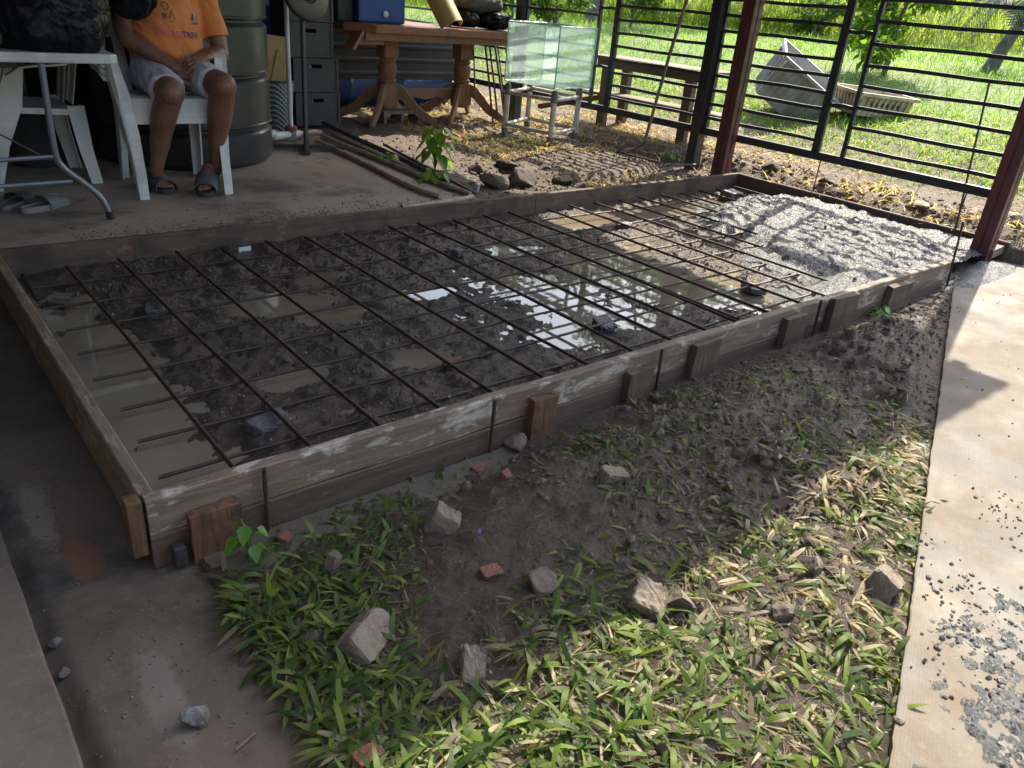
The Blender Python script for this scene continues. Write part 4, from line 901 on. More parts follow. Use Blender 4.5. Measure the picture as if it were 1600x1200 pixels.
# bags
M_bag = NT('black_bag'); nz_ = M_bag.n('ShaderNodeTexNoise'); nz_.inputs['Scale'].default_value = 3.5; nz_.inputs['Detail'].default_value = 3; M_bag.l(M_bag.tc.outputs['Object'], nz_.inputs[0])
ad = M_bag.n('ShaderNodeVectorMath', operation='MULTIPLY_ADD'); ad.inputs[1].default_value = (.35, .35, .35); M_bag.l(nz_.outputs[1], ad.inputs[0]); M_bag.l(M_bag.tc.outputs['Object'], ad.inputs[2])
mp_ = M_bag.n('ShaderNodeMapping'); mp_.inputs['Scale'].default_value = (1, 1, .55); mp_.inputs['Rotation'].default_value = (.5, .4, 0); M_bag.l(ad.outputs[0], mp_.inputs[0])
M_bag.set(base=(.008, .009, .012), rough=.42, spec=.22, coat=0.0, normal=M_bag.bump(M_bag.vor(34, mp_.outputs[0]), .55, .010, M_bag.bump(M_bag.vor(11, mp_.outputs[0]), .8, .03))); M_bag = M_bag.m
def bag(name, label, c, s, seed, mat, amp=.16, group=None, flat=None, rot=0, cat='bag', knot=True, sub=6):
    bm = bmesh.new(); bmesh.ops.create_icosphere(bm, subdivisions=sub, radius=1)
    for v in bm.verts:
        p = v.co.copy(); a = math.atan2(p.y, p.x)
        k = 1+amp*(float(fbm(p.x*1.0+seed, p.y+p.z*.7, 1.6, 3, seed % 9))*2)
        rdg = abs(float(vnoise(a*1.2+seed+p.z*.4, p.z*1.0, 3.1, 2))-.5)+.6*abs(float(vnoise(p.x+p.z+seed, p.y-p.z, 5.5, 3))-.5)+.25*abs(float(vnoise(p.x-p.z*2+seed, p.y+p.z, 12, 3))-.5)
        k += amp*.35*(rdg-.3); q = Vector((p.x*k, p.y*k, p.z*k))
        sq = .8; q.x = math.copysign(abs(q.x)**sq, q.x); q.y = math.copysign(abs(q.y)**sq, q.y)
        if flat is not None and q.z < flat: q.z = flat+(q.z-flat)*.12
        v.co = Vector((q.x*s[0], q.y*s[1], q.z*s[2]))
    me = bpy.data.meshes.new(name); bm.to_mesh(me); bm.free(); me.polygons.foreach_set('use_smooth', [True]*len(me.polygons)); me.materials.append(mat)
    o = bpy.data.objects.new(name, me); COL.objects.link(o); o.location = c; o.rotation_euler.z = rot
    return tag(o, label, cat, group)
bag('trash_bag', 'big crumpled black trash bag slumped over the folding table edge', (.46, 2.68, .865), (.245, .25, .235), 3, M_bag, .26, 'black plastic bags', -.78)
bag('trash_bag', 'smaller dull black bag hanging beside the person, right of the big bag', (.835, 2.78, .985), (.125, .12, .155), 8, M_bag, .22, 'black plastic bags')
bag('trash_bag', 'black bag at the table edge behind the big slumped one', (.18, 2.98, .92), (.24, .22, .22), 12, M_bag, .2, 'black plastic bags', -.8)
M_ol = simple('olive_cloth', (.10, .11, .04), (.07, .08, .03), 9, .85, .1, .5, 60, .006)
bag('cloth_sack', 'small olive green sack on the folding table at the left edge', (.155, 2.60, .765), (.095, .09, .08), 21, M_ol, .12, None, -.7, 0, 'sack', sub=4)
# slides on the floor
M_sl = simple('slide_grey', (.15, .16, .175), (.12, .125, .135), 20, .6, .1, .1); M_slk = simple('slide_dark', (.06, .065, .075), (.05, .052, .06), 20, .6); M_pr = simple('slide_print', (.55, .56, .56), None, 10, .6)
def slide(label, loc, rz, mat, mat2, prnt=True, parent=None, rx=0, L=.265, W_=.098, ry=0, name='slide_sandal'):
    if parent is None: rt_ = thing(name, label, 'sandal', loc, rz, 'grey slides left on the floor'); rt_.rotation_euler.x = rx
    else: rt_ = parent
    mt = Matrix.Translation(loc) @ Matrix.Rotation(rz, 4, 'Z') @ Matrix.Rotation(rx, 4, 'X') @ Matrix.Rotation(ry, 4, 'Y')
    n = 24; out = []
    for k in range(n):
        a = 2*math.pi*k/n; y = math.cos(a)*L/2; w_ = W_/2*(.86+.16*(math.cos(a)))*(1 if math.cos(a) > -.9 else .98); out.append((math.copysign(abs(math.sin(a))**.72, math.sin(a))*w_, y))
    so_ = MB(); vs = []; 
    for (z, k) in ((0, .97), (.012, 1.0), (.024, 1.0), (.027, .96)): vs += [(x*k, y*k, z+.006*max(0, abs(y)/(L/2)-.6)) for x, y in out]
    vs += [(x*.9, y*.94, .0215) for x, y in out]; fs = []
    for r_ in range(4):
        for k in range(n): fs.append((r_*n+k, r_*n+(k+1) % n, (r_+1)*n+(k+1) % n, (r_+1)*n+k))
    fs += [tuple(range(n))[::-1], tuple(4*n+k for k in range(n))]; so_.add(vs, fs)
    st = MB(); m_ = 14; vs = []; fs = []
    for i in range(5):
        y = -.005+.108*i/4; hgt = .060-.016*i/4
        for j in range(m_+1):
            a = math.pi*j/m_; c_ = math.cos(a); x = c_*(W_/2+.003)*(1-.04*i/4); z = .010+hgt*math.sin(a)**.62
            vs.append((x, y-.012*math.sin(a), z))
    nn = len(vs); vs += [(x*.93, y, z-.005) for x, y, z in vs]
    for i in range(4):
        for j in range(m_):
            a = i*(m_+1)+j; fs += [(a, a+1, a+m_+2, a+m_+1), (nn+a, nn+a+m_+1, nn+a+m_+2, nn+a+1)]
    for j in range(m_): fs += [(j, nn+j, nn+j+1, j+1), (4*(m_+1)+j, 4*(m_+1)+j+1, nn+4*(m_+1)+j+1, nn+4*(m_+1)+j)]
    st.add(vs, fs); parts = []
    if parent is None:
        so_.build('sole', mat2, rt_, True, world=False); s_ = st.build('strap', mat, rt_, True, world=False)
        if prnt:
            pr = MB()
            for k, x in enumerate((-.012, .004, .018)): pr.box((x, .055+.006*k, .0615), (.009, .02, .0012))
            pr.build('printed_mark', M_pr, s_, world=False)
    else:
        for b, nm, mm in ((so_, 'sole', mat2), (st, 'strap', mat)):
            b.v = [tuple(mt @ Vector(v)) for v in b.v]; parts.append(b)
    return rt_ if parent is None else parts
slide('grey slide with a pale printed mark, nearer the bent table foot', (.30, 2.70, FZ), R(-58), M_sl, simple('sole_grey', (.25, .25, .26), None, 20, .7))
slide('dark grey slide at the left edge, farther from the bent table foot', (.195, 2.80, FZ), R(-35), M_slk, M_sl, False)
# grey bin under the side chair
M_bin = simple('bin_grey', (.06, .065, .072), (.05, .052, .058), 6, .5); b_ = MB(); b_.lathe([(.125, 0), (.135, .01), (.165, .33), (.178, .335), (.178, .36), (.16, .362), (.155, .33), (.12, .02)], (.47, 3.74, FZ), 36); tag(b_.build('bin', M_bin, smooth=True), 'dark grey tapered bin standing behind the side chair', 'bin')
# water tank
M_tank = simple('tank_plastic', (.035, .039, .044), (.028, .03, .034), 3, .33, .1, .06, 15, .003, coat=.15, dirt=(.07, .068, .06), dscale=3)
pf = [(.50, 0), (.535, .03)]; z = .03
for (a, b) in ((.03, .21), (.26, .52), (.57, .83), (.88, 1.14)):
    pf += [(.54, a+.01), (.54, b-.012), (.528, b), (.512, b+.012), (.512, b+.022), (.53, b+.030), (.545, b+.038), (.545, b+.045), (.54, b+.05)]
pf += [(.5, 1.27), (.3, 1.38), (.28, 1.45), (.0001, 1.46)]
rt_ = thing('water_tank', 'large black ribbed water tank behind the seated person', 'tank', (1.36, 3.80, FZ)); tk = MB(); tk.lathe(pf, (1.36, 3.80, FZ), 96); tk.build('tank_body', M_tank, rt_, True)
q = onz(440, 210, .02); ou = MB(); ou.tube([(1.84, 4.02, .04), (2.08, 4.06, .035)], .03, 14); ou.build('outlet', M_wh, rt_, True)
bag('trash_bag', 'dark lumpy bag on the floor left of the water tank', (.80, 4.25, .25), (.27, .25, .34), 31, simple('sack_black', (.012, .012, .014), None, 5, .8, bump=.3), .12, 'black plastic bags', -.8, sub=5)
# blue drum, cardboard, woven basket, pipe, stand
M_blue = simple('blue_plastic', (.012, .075, .30), (.01, .055, .22), 4, .42, .08, .05, dirt=(.04, .07, .15), dscale=3)
d_ = MB(); d_.lathe([(.26, 0), (.285, .03), (.285, .28), (.295, .3), (.285, .32), (.285, .58), (.295, .6), (.285, .62), (.285, .86), (.26, .89), (.0001, .89)], (2.42, 5.28, FZ), 48); tag(d_.build('blue_drum', M_blue, smooth=True), 'upright blue drum glimpsed behind the white pipe', 'drum')
M_card = simple('cardboard', (.40, .27, .14), (.33, .22, .11), 4, .85, bump=.2); rt_ = thing('cardboard_box', 'flattened tan cardboard box propped on the woven basket', 'box', (2.31, 4.6, .36))
cb = MB(); cb.box((2.32, 4.62, .50), (.20, .12, .34), Matrix.Rotation(.12, 3, 'Z') @ Matrix.Rotation(.08, 3, 'Y')); cb.build('carton', M_card, rt_); fl2 = MB(); fl2.box((2.355, 4.55, .45), (.09, .008, .24), Matrix.Rotation(.3, 3, 'Y')); fl2.build('flap', M_card, rt_)
tw2 = NT('woven'); wv = tw2.n('ShaderNodeTexWave'); wv.bands_direction = 'DIAGONAL'; wv.inputs['Scale'].default_value = 19; tw2.l(tw2.tc.outputs['Object'], wv.inputs[0]); cc = tw2.ramp(wv.outputs[0], [(.45, 0), (.55, 1)])
ck = tw2.n('ShaderNodeTexWave'); ck.bands_direction = 'Z'; ck.inputs['Scale'].default_value = 26; tw2.l(tw2.tc.outputs['Object'], ck.inputs[0])
tw2.set(base=tw2.mix(cc, (.05, .09, .10), tw2.mix(tw2.ramp(ck.outputs[0], [(.8, 0), (.9, 1)]), (.50, .55, .55), (.03, .04, .04))), rough=.7)
bk_ = MB(); bk_.lathe([(.085, 0), (.095, .01), (.125, .36), (.13, .38), (.12, .38), (.085, .03)], (2.33, 4.55, FZ), 32); rt_ = thing('basket', 'round basket woven in pale and dark diagonal strips', 'basket', (2.33, 4.55, FZ)); bk_.build('basket_body', tw2.m, rt_, True)
rg = MB(); rg.tube([(2.33+.128*math.cos(a), 4.55+.128*math.sin(a), .35) for a in np.linspace(0, 6.283, 25)], .009, 6); rg.build('rim', simple('green_rim', (.03, .12, .06), None, 9, .6), rt_)
rt_ = thing('water_pipe', 'upright white pipe rising from a red handled valve', 'pipe', (2.24, 4.13, FZ))
MB().tube([(2.235, 4.12, .03), (2.24, 4.13, 1.35)], .0165, 12).build('riser', M_wh, rt_, True)
MB().tube([(2.06, 4.06, .02), (2.22, 4.11, .02), (2.30, 4.13, .02)], [.03, .026, .026], 12).build('coupling', M_wh, rt_, True)
MB().lathe([(.040, 0), (.046, .008), (.046, .03), (.03, .036), (.0001, .036)], (2.235, 4.12, .045), 16).build('valve_handle', simple('valve_red', (.30, .07, .05), (.2, .06, .05), 9, .6), rt_, True)
MB().lathe([(.04, 0), (.04, .055), (.0001, .055)], (2.235, 4.12, -.008), 16).build('valve_body', simple('valve_grey', (.22, .2, .2), None, 9, .6), rt_, True)
MB().tube([(2.30, 4.13, .02), (2.48, 4.22, .015), (2.53, 4.21, .005)], .0155, 10).build('pipe_elbow', simple('pipe_cream', (.46, .41, .30), (.36, .31, .22), 9, .6, dirt=(.16, .13, .09)), rt_, True)
M_stand = simple('stand_black', (.028, .03, .036), (.04, .04, .045), 8, .38); rt_ = thing('pedestal_stand', 'black pole stand with cross base and a round brown head', 'stand', (2.19, 3.76, FZ))
MB().tube([(2.18, 3.76, 0), (2.235, 3.86, .88)], .0175, 12).build('pole', M_stand, rt_, True)
ar = MB(); hd = Matrix.Rotation(.15, 4, 'X') @ Matrix.Rotation(math.pi/2-.1, 4, 'X')
for a, L_ in ((R(-28), .27), (R(150), .36), (R(62), .22), (R(-112), .20)):
    dx, dy = math.cos(a), math.sin(a); mm = MB(); mm.loft([(2.18, 3.76, -.005), (2.18+dx*L_, 3.76+dy*L_, -.012)], (-dy, dx, 0), [.034, .034], (0, 0, 1), .028); mm.build('base_arm', M_stand, rt_)
M_hd = simple('brown_head', (.085, .062, .055), (.06, .045, .04), 8, .45, .1, .1)
rot = (Matrix.Rotation(R(10), 3, 'Z') @ Matrix.Rotation(R(75), 3, 'X'))
hh = MB(); hh.lathe([(.165, -.03), (.175, -.01), (.172, .015), (.15, .03), (.07, .034), (.06, .022), (.0001, .022)], (2.255, 3.84, .99), 48, rot); hh.build('round_head', M_hd, rt_, True)
hb_ = MB(); hb_.lathe([(.052, .02), (.056, .04), (.048, .05), (.03, .046), (.022, .07), (.0001, .07)], (2.255, 3.84, .99), 24, rot); hb_.build('hub', simple('hub_grey', (.12, .115, .11), (.05, .05, .05), 20, .5), rt_, True)
# bottle crates
M_bc = simple('crate_black', (.038, .041, .046), (.03, .032, .037), 5, .5, .1, .08, 25, .002, dirt=(.06, .056, .05), dscale=6); M_bot = simple('bottle_glass', (.45, .47, .45), (.3, .32, .3), 20, .2)
def crate(label, x, y, z, rz=0):
    rt_ = thing('bottle_crate', label, 'crate', (x, y, z), rz, 'black bottle crates stacked by the table'); a, b, h = .2, .15, .262
    f = MB(); sx, sz = .055, .030; hz = .20        # front wall around the hand slot
    for (p, q) in (((-a, -b, .004), (a, -b+.012, hz-sz/2)), ((-a, -b, hz+sz/2), (a, -b+.012, h)), ((-a, -b, hz-sz/2), (-sx, -b+.012, hz+sz/2)), ((sx, -b, hz-sz/2), (a, -b+.012, hz+sz/2))): f.bx(p, q)
    f.build('front_wall', M_bc, rt_, world=False)
    MB().bx((-a, b-.012, .004), (a, b, h)).build('back_wall', M_bc, rt_, world=False); MB().bx((-a, -b, 0), (a, b, .004)).build('bottom', M_bc, rt_, world=False)
    for s in (-1, 1): MB().bx((s*a, -b+.012, .004), (s*(a-.012), b-.012, h)).build('side_wall', M_bc, rt_, world=False)
    e = MB()
    for s in (-1, 1):
        e.bx((s*(a+.006), -b-.008, 0), (s*(a-.016), -b-.0005, h)); 
    e.bx((-a-.006, -b-.007, h-.016), (a+.006, -b-.0008, h-.002)); e.bx((-a-.006, -b-.007, .0), (a+.006, -b-.0008, .012))
    e.build('rim_rib', M_bc, rt_, world=False); return rt_
zc = FZ
for i, (lb, dx) in enumerate([('bottom black bottle crate of the stack', .0), ('second black bottle crate from the bottom of the stack', -.01), ('third black bottle crate, just below the table top height', -.055), ('fourth black bottle crate of the stack', -.05), ('top black bottle crate of the stack, above the round head', -.06)]):
    x_, y_ = 2.76+dx, 4.89; crate(lb, x_, y_, FZ+.268*i, R(4) if i > 1 else R(2))
    if i < 3:
        for k, xx in enumerate((-.035, .005, .03)):
            if k == 1 and i != 1: continue
            bb = MB(); bb.lathe([(.03, 0), (.031, .12), (.013, .17), (.012, .225), (.014, .23), (.0001, .23)], (x_+xx, y_-.105+.06*k, FZ+.268*i+.006), 14); tag(bb.build('bottle', M_bot, smooth=True), ['pale bottle neck in the left part of the bottom crate hand slot', 'pale bottle in the middle of a crate hand slot', 'pale bottle neck in the right part of the bottom crate hand slot'][k] if i == 0 else ('pale bottle neck, '+['left', 'middle', 'right'][k]+' one in the hand slot of the '+['', 'second', 'third'][i]+' crate from the bottom'), 'bottle', 'bottles inside the stacked crates')
# ================================================================ WOODEN TABLE AND ITS LOAD
M_tw = wood('table_wood', (.33, .15, .08), (.22, .09, .05), None, axis='X', rough=.42); M_twl = wood('table_leg_wood', (.34, .18, .095), (.22, .11, .06), None, axis='Z', rough=.45); M_foot = wood('table_foot_wood', (.36, .21, .125), (.24, .13, .08), None, axis='Z', rough=.5)
TX, TY = 3.99, 5.05; rt_ = thing('wooden_table', 'long reddish wooden table on two turned pedestals', 'table', (TX, TY, -.05))
hl, hw, ck_ = .95, .46, .2
tp_ = MB(); tp_.prism([(TX-hl, TY-hw+ck_), (TX-hl+ck_, TY-hw), (TX+hl-ck_, TY-hw), (TX+hl, TY-hw+ck_), (TX+hl, TY+hw-ck_), (TX+hl-ck_, TY+hw), (TX-hl+ck_, TY+hw), (TX-hl, TY+hw-ck_)], .722, .785); tp_.build('tabletop', M_tw, rt_, bev=.006)
for xx in (TX-.03, TX+.62): MB().bx((xx, TY-hw-.0015, .725), (xx+.004, TY-hw+.01, .781)).build('leaf_joint', simple('joint_dark', (.04, .02, .012), None, 5, .8) if 'joint_dark' not in bpy.data.materials else bpy.data.materials['joint_dark'], rt_)
MB().bx((TX-.8, TY-hw+.09, .66), (TX+.8, TY-hw+.115, .719)).build('apron', M_foot, rt_)
MB().bx((TX-.8, TY+hw-.115, .66), (TX+.8, TY+hw-.09, .719)).build('apron', M_foot, rt_)
for px_ in (3.62, 4.47):
    pd = MB(); s = .075
    pd.bx((px_-s, TY-s, .50), (px_+s, TY+s, .66)); pd.build('pedestal_block', M_twl, rt_, bev=.006)
    tn = MB(); tn.lathe([(.07, .28), (.082, .295), (.082, .31), (.068, .32), (.08, .35), (.086, .40), (.08, .445), (.068, .455), (.08, .47), (.08, .48), (.07, .49), (.075, .50)], (px_, TY, 0), 28); tn.build('turned_column', M_twl, rt_, True)
    lo = MB(); lo.bx((px_-s, TY-s, .08), (px_+s, TY+s, .28)); lo.build('pedestal_block', M_twl, rt_, bev=.004)
    cp = MB(); cp.lathe([(.06, .055), (.095, .06), (.1, .07), (.095, .082), (.06, .085)], (px_, TY, 0), 28); cp.build('base_disc', M_twl, rt_, True)
    for (sx, sy) in ((-1, -1), (1, -1), (1, 1), (-1, 1)):
        d = Vector((sx, sy*.9, 0)).normalized(); prf = [(.07, .23, .10), (.14, .20, .13), (.22, .12, .13), (.30, .045, .10), (.38, .0, .085), (.44, -.03, .07), (.475, -.04, .05)]
        ft = MB(); ft.loft([(px_+d.x*r_, TY+d.y*r_, z_) for r_, z_, h_ in prf], (0, 0, 1), [h_ for *_, h_ in prf], (-d.y, d.x, 0), .036); ft.build('foot', M_foot, rt_, bev=.004)
sm = MB(); zz = [(3.695, .165, .11), (3.81, .16, .10), (3.91, .172, .075), (4.04, .16, .10), (4.17, .172, .075), (4.27, .16, .10), (4.395, .165, .11)]
sm.loft([(a, TY, z_+.02) for a, z_, h_ in zz], (0, 0, 1), [h_ for *_, h_ in zz], (0, 1, 0), .03); sm.build('stretcher', M_foot, rt_)
# cinder block
M_cin = simple('cinder', (.22, .21, .20), (.16, .155, .15), 12, .95, .05, .6, 90, .004); ccx, ccy = 3.68, 4.96; cz = -.095
cbm = MB(); A = (.2, .095, .15); t = .028
for (p, q) in (((-.2, -.095, 0), (.2, .095, t)), ((-.2, -.095, .15-t), (.2, .095, .15)), ((-.2, -.095, t), (-.2+t, .095, .15-t)), ((.2-t, -.095, t), (.2, .095, .15-t)), ((-t/2, -.095, t), (t/2, .095, .15-t))): cbm.bx([ccx+p[0], ccy+p[1], cz+p[2]], [ccx+q[0], ccy+q[1], cz+q[2]])
tag(cbm.build('cinder_block', M_cin), 'grey two cell cinder block under the left table pedestal', 'block')
# ribbed dark sheet and blue drum behind the table
M_sheet = simple('sheet_dark', (.04, .047, .057), (.032, .037, .046), 4, .5, metal=.1, dirt=(.055, .055, .052), dscale=3); sh = MB(); ys_ = np.linspace(.225, .72, 60); vs = []; fs = []
for i, z_ in enumerate(ys_):
    o_ = .014*(1 if (i % 15) in (6, 7, 8) else (.5 if (i % 15) in (5, 9) else 0)); vs += [(2.95, 5.78-o_, z_), (5.02+.02*math.sin(i*.6), 5.75-o_, z_-.0)]
for i in range(59): fs.append((2*i, 2*i+1, 2*i+3, 2*i+2))
sh.add(vs, fs); so_ = sh.build('metal_sheet', M_sheet); md = so_.modifiers.new('t', 'SOLIDIFY'); md.thickness = .003; tag(so_, 'dark ribbed metal sheet standing on edge behind the wooden table', 'metal sheet')
bd = MB(); bd.lathe([(.0001, -.95), (.20, -.95), (.22, -.93), (.22, -.33), (.23, -.31), (.22, -.29), (.22, .29), (.23, .31), (.22, .33), (.22, .93), (.2, .95), (.0001, .95)], (3.98, 5.85, .0), 40, Matrix.Rotation(math.pi/2, 3, 'Y')); bd.v = [(x, y+.20, z+.15) for x, y, z in bd.v]; tag(bd.build('blue_drum', M_blue, smooth=True), 'long blue drum lying on its side behind the wooden table', 'drum')
# load on the table
rt_ = thing('cooler', 'bright blue cooler with a round white tap on the wooden table', 'cooler', (3.42, 4.9, .73))
MB().bx((3.20, 4.82, .787), (3.66, 5.16, 1.26)).build('cooler_body', M_blue, rt_, bev=.02)
tpk = MB(); tpk.lathe([(.0001, .0), (.024, .0), (.026, .012), (.018, .018), (.0001, .02)], (3.455, 4.8195, .862), 20, Matrix.Rotation(math.pi/2, 3, 'X')); tpk.build('tap', M_wh, rt_, True)
dk = MB(); dk.bx((3.05, 4.9, .787), (3.19, 5.2, 1.1)); tag(dk.build('storage_box', simple('box_dark', (.03, .033, .04), None, 5, .6), bev=.01), 'dark storage box left of the blue cooler', 'box')
# bent yellow sheet (half pipe)
hp = MB(); vs = []; fs = []; nn = 24
ax0 = Vector((4.05, 4.68, .792)); ax1 = Vector((3.89, 5.05, 1.35)); dr = (ax1-ax0).normalized(); su = Vector((1, 0, 0)); su = (su-dr*su.dot(dr)).normalized(); sv = dr.cross(su); 
if sv.y > 0: sv = -sv
for L_ in (0, 1):
    for rr_ in (.125, .117):
        for j in range(nn+1):
            a = math.pi*j/nn; vs.append((ax0 if L_ == 0 else ax1)+su*math.cos(a)*rr_+sv*math.sin(a)*rr_)
def hi(L_, k, j): return (L_*2+k)*(nn+1)+j
for j in range(nn): fs += [(hi(0, 0, j), hi(0, 0, j+1), hi(1, 0, j+1), hi(1, 0, j)), (hi(0, 1, j), hi(1, 1, j), hi(1, 1, j+1), hi(0, 1, j+1)), (hi(0, 0, j), hi(0, 1, j), hi(0, 1, j+1), hi(0, 0, j+1)), (hi(1, 0, j), hi(1, 0, j+1), hi(1, 1, j+1), hi(1, 1, j))]
fs += [(hi(0, 0, 0), hi(1, 0, 0), hi(1, 1, 0), hi(0, 1, 0)), (hi(0, 0, nn), hi(0, 1, nn), hi(1, 1, nn), hi(1, 0, nn))]
hp.add(vs, fs); hp.v = [(x, y, max(z, .7865)) for x, y, z in hp.v]; tag(hp.build('half_pipe', simple('mustard_plastic', (.42, .30, .10), (.34, .24, .08), 4, .5), smooth=True), 'mustard coloured arched half pipe leaning on the table load', 'half pipe')
pk = MB(); pk.loft([(4.16, 4.90, .792), (4.38, 5.05, 1.3)], (1, 0, 0), [.035, .035], (0, 1, 0), .02); tag(pk.build('plank', wood('slat', (.42, .24, .13), (.32, .17, .09), axis='Z')), 'first thin tan plank leaning right of the half pipe', 'plank', 'planks leaning on the table load')
pk = MB(); pk.loft([(4.21, 4.94, .792), (4.47, 5.09, 1.3)], (1, 0, 0), [.05, .05], (0, 1, 0), .02); tag(pk.build('plank', bpy.data.materials['slat']), 'wider reddish plank leaning nearest the black bags on the table', 'plank', 'planks leaning on the table load')
bag('trash_bag', 'glossy black bag at the right end of the wooden table', (4.70, 4.93, .865), (.17, .18, .09), 41, M_bag, .24, 'black plastic bags', -.8, sub=5)
bag('trash_bag', 'black bag in the middle of the wooden table right of the planks', (4.40, 5.0, .86), (.14, .2, .08), 43, M_bag, .24, 'black plastic bags', -.8, sub=5)
bag('cloth_sack', 'grey brown sack lying on top of the black bags on the table', (4.58, 5.03, 1.01), (.27, .19, .10), 45, simple('sack_grey', (.10, .09, .085), (.06, .055, .05), 6, .75, bump=.5), .16, None, None, 0, 'sack', sub=5)
wp = MB(); wp.box((3.10, 4.72, .655), (.025, .16, .17), Matrix.Rotation(.6, 3, 'Y')); wp.box((3.28, 4.78, .665), (.28, .02, .09)); tag(wp.build('wooden_bracket', M_foot), 'tan wooden bracket hanging under the left end of the table', 'bracket')
# rods leaning at the table end
G_rd = 'rods leaning against the table end'; M_rod = simple('rod_brown', (.14, .085, .06), (.09, .06, .05), 20, .6); M_rod2 = simple('rod_grey', (.22, .21, .2), (.12, .11, .1), 20, .5)
for i, (p0, p1, r_, lb) in enumerate([((770, 195), (757, 60), .010, 'brown rod leaning at the table end, leftmost of six'), ((778, 188), (763, 55), .010, 'second brown rod from the left at the table end'), ((788, 178), (772, 62), .012, 'thick pale rod in the middle of those at the table end'), ((790, 172), (768, 0), .007, 'long dark rod rising above the bags at the table end'), ((803, 205), (780, 0), .006, 'thin rod just left of the glass tank, longest of six'), ((742, 150), (739, 62), .008, 'short upright rod behind the right pedestal')]):
    a = onz(*p0, -.03); a = np.array([min(a[0], 4.9), a[1], -.04]); a = ony(p0[0], p0[1], 4.75); b = ony(p1[0], p1[1], 5.02)
    a = Vector(a); b = Vector(b); a.z = max(a.z, -.06); m = MB(); m.tube([a, a.lerp(b, .5)+Vector((.004, 0, 0)), b], r_, 8); tag(m.build('rod', M_rod2 if i in (2, 5) else M_rod, smooth=True), lb, 'rod', G_rd)
# ================================================================ GLASS TANK ON PIPE STAND
C1, C2, C3, C4 = Vector((4.33, 4.10, 0)), Vector((4.43, 3.66, 0)), Vector((4.86, 3.83, 0)), Vector((4.76, 4.36, 0))
M_pvc = simple('pvc_white', (.60, .58, .54), (.50, .47, .43), 6, .5, dirt=(.32, .27, .22), dscale=6); M_pvg = simple('pvc_grey', (.17, .165, .16), (.12, .12, .12), 9, .6)
rt_ = thing('pipe_stand', 'low stand of white plastic pipe with taped joints', 'stand', (4.6, 4.0, -.03)); zt = .40
def onp(px, py, x=None): return onz(px, py, -.03)
feet = [Vector(onz(788, 210, -.04)), Vector(onz(859, 226, -.04)), Vector(onz(897, 217, -.04)), Vector(onz(823, 200, -.04))]
tops = []
for i, f in enumerate(feet):
    f.z = -.04; top = Vector((f.x+.0, f.y+.0, zt)); tops.append(top); l_ = MB(); l_.tube([f, top-Vector((0, 0, .07))], .0235, 14); lg = l_.build('leg', M_pvc, rt_, True)
    MB().tube([top-Vector((0, 0, .095)), top-Vector((0, 0, .02)), top-Vector((-.006, 0, -.005))], [.030, .030, .017], 12).build('joint', M_pvg, rt_, True)
    MB().tube([f, f+Vector((0, 0, .06))], .030, 12).build('joint', M_pvg, rt_, True)
for (i, j) in ((0, 1), (1, 2), (2, 3), (3, 0)):
    for z_ in (zt-.07, .055):
        a = feet[i].copy(); b = feet[j].copy(); a.z = b.z = z_; mid = a.lerp(b, .5)-Vector((0, 0, .006)); MB().tube([a, mid, b], .017, 10).build('brace', M_pvc, rt_, True)
gl = NT('tank_glass'); gl.t.nodes.remove(gl.b); tr = gl.n('ShaderNodeBsdfTransparent'); tr.inputs[0].default_value = (.93, .985, .975, 1); gs = gl.n('ShaderNodeBsdfGlossy'); gs.inputs['Roughness'].default_value = .04
df = gl.n('ShaderNodeBsdfDiffuse'); df.inputs[0].default_value = (.74, .86, .87, 1); tl = gl.n('ShaderNodeBsdfTranslucent'); tl.inputs[0].default_value = (.85, .97, .98, 1); m0 = gl.n('ShaderNodeMixShader'); m0.inputs[0].default_value = .55; gl.l(df.outputs[0], m0.inputs[1]); gl.l(tl.outputs[0], m0.inputs[2])
fr = gl.n('ShaderNodeFresnel'); fr.inputs[0].default_value = 1.45; m1 = gl.n('ShaderNodeMixShader'); gl.l(gl.ramp(gl.noise(5, None, 5), [(.3, .12), (.7, .22)]), m1.inputs[0]); gl.l(tr.outputs[0], m1.inputs[1]); gl.l(m0.outputs[0], m1.inputs[2])
m2 = gl.n('ShaderNodeMixShader'); lw = gl.n('ShaderNodeLayerWeight'); lw.inputs[0].default_value = .5; gl.l(gl.math('ADD', gl.math('MULTIPLY', gl.math('POWER', lw.outputs['Facing'], 4.0), .5), .03), m2.inputs[0]); gl.l(m1.outputs[0], m2.inputs[1]); gl.l(gs.outputs[0], m2.inputs[2]); gl.l(m2.outputs[0], gl.out.inputs[0]); M_gl = gl.m
M_gle = simple('glass_edge', (.42, .68, .62), (.36, .6, .55), 5, .2, .05, 0)
G4 = [Vector((q.x, q.y, 0)) for q in tops]; ctr = sum(G4, Vector())/4; G4 = [ctr+Vector((.05, .0, 0))+(q-ctr)*1.07 for q in G4]; ctr = sum(G4, Vector())/4
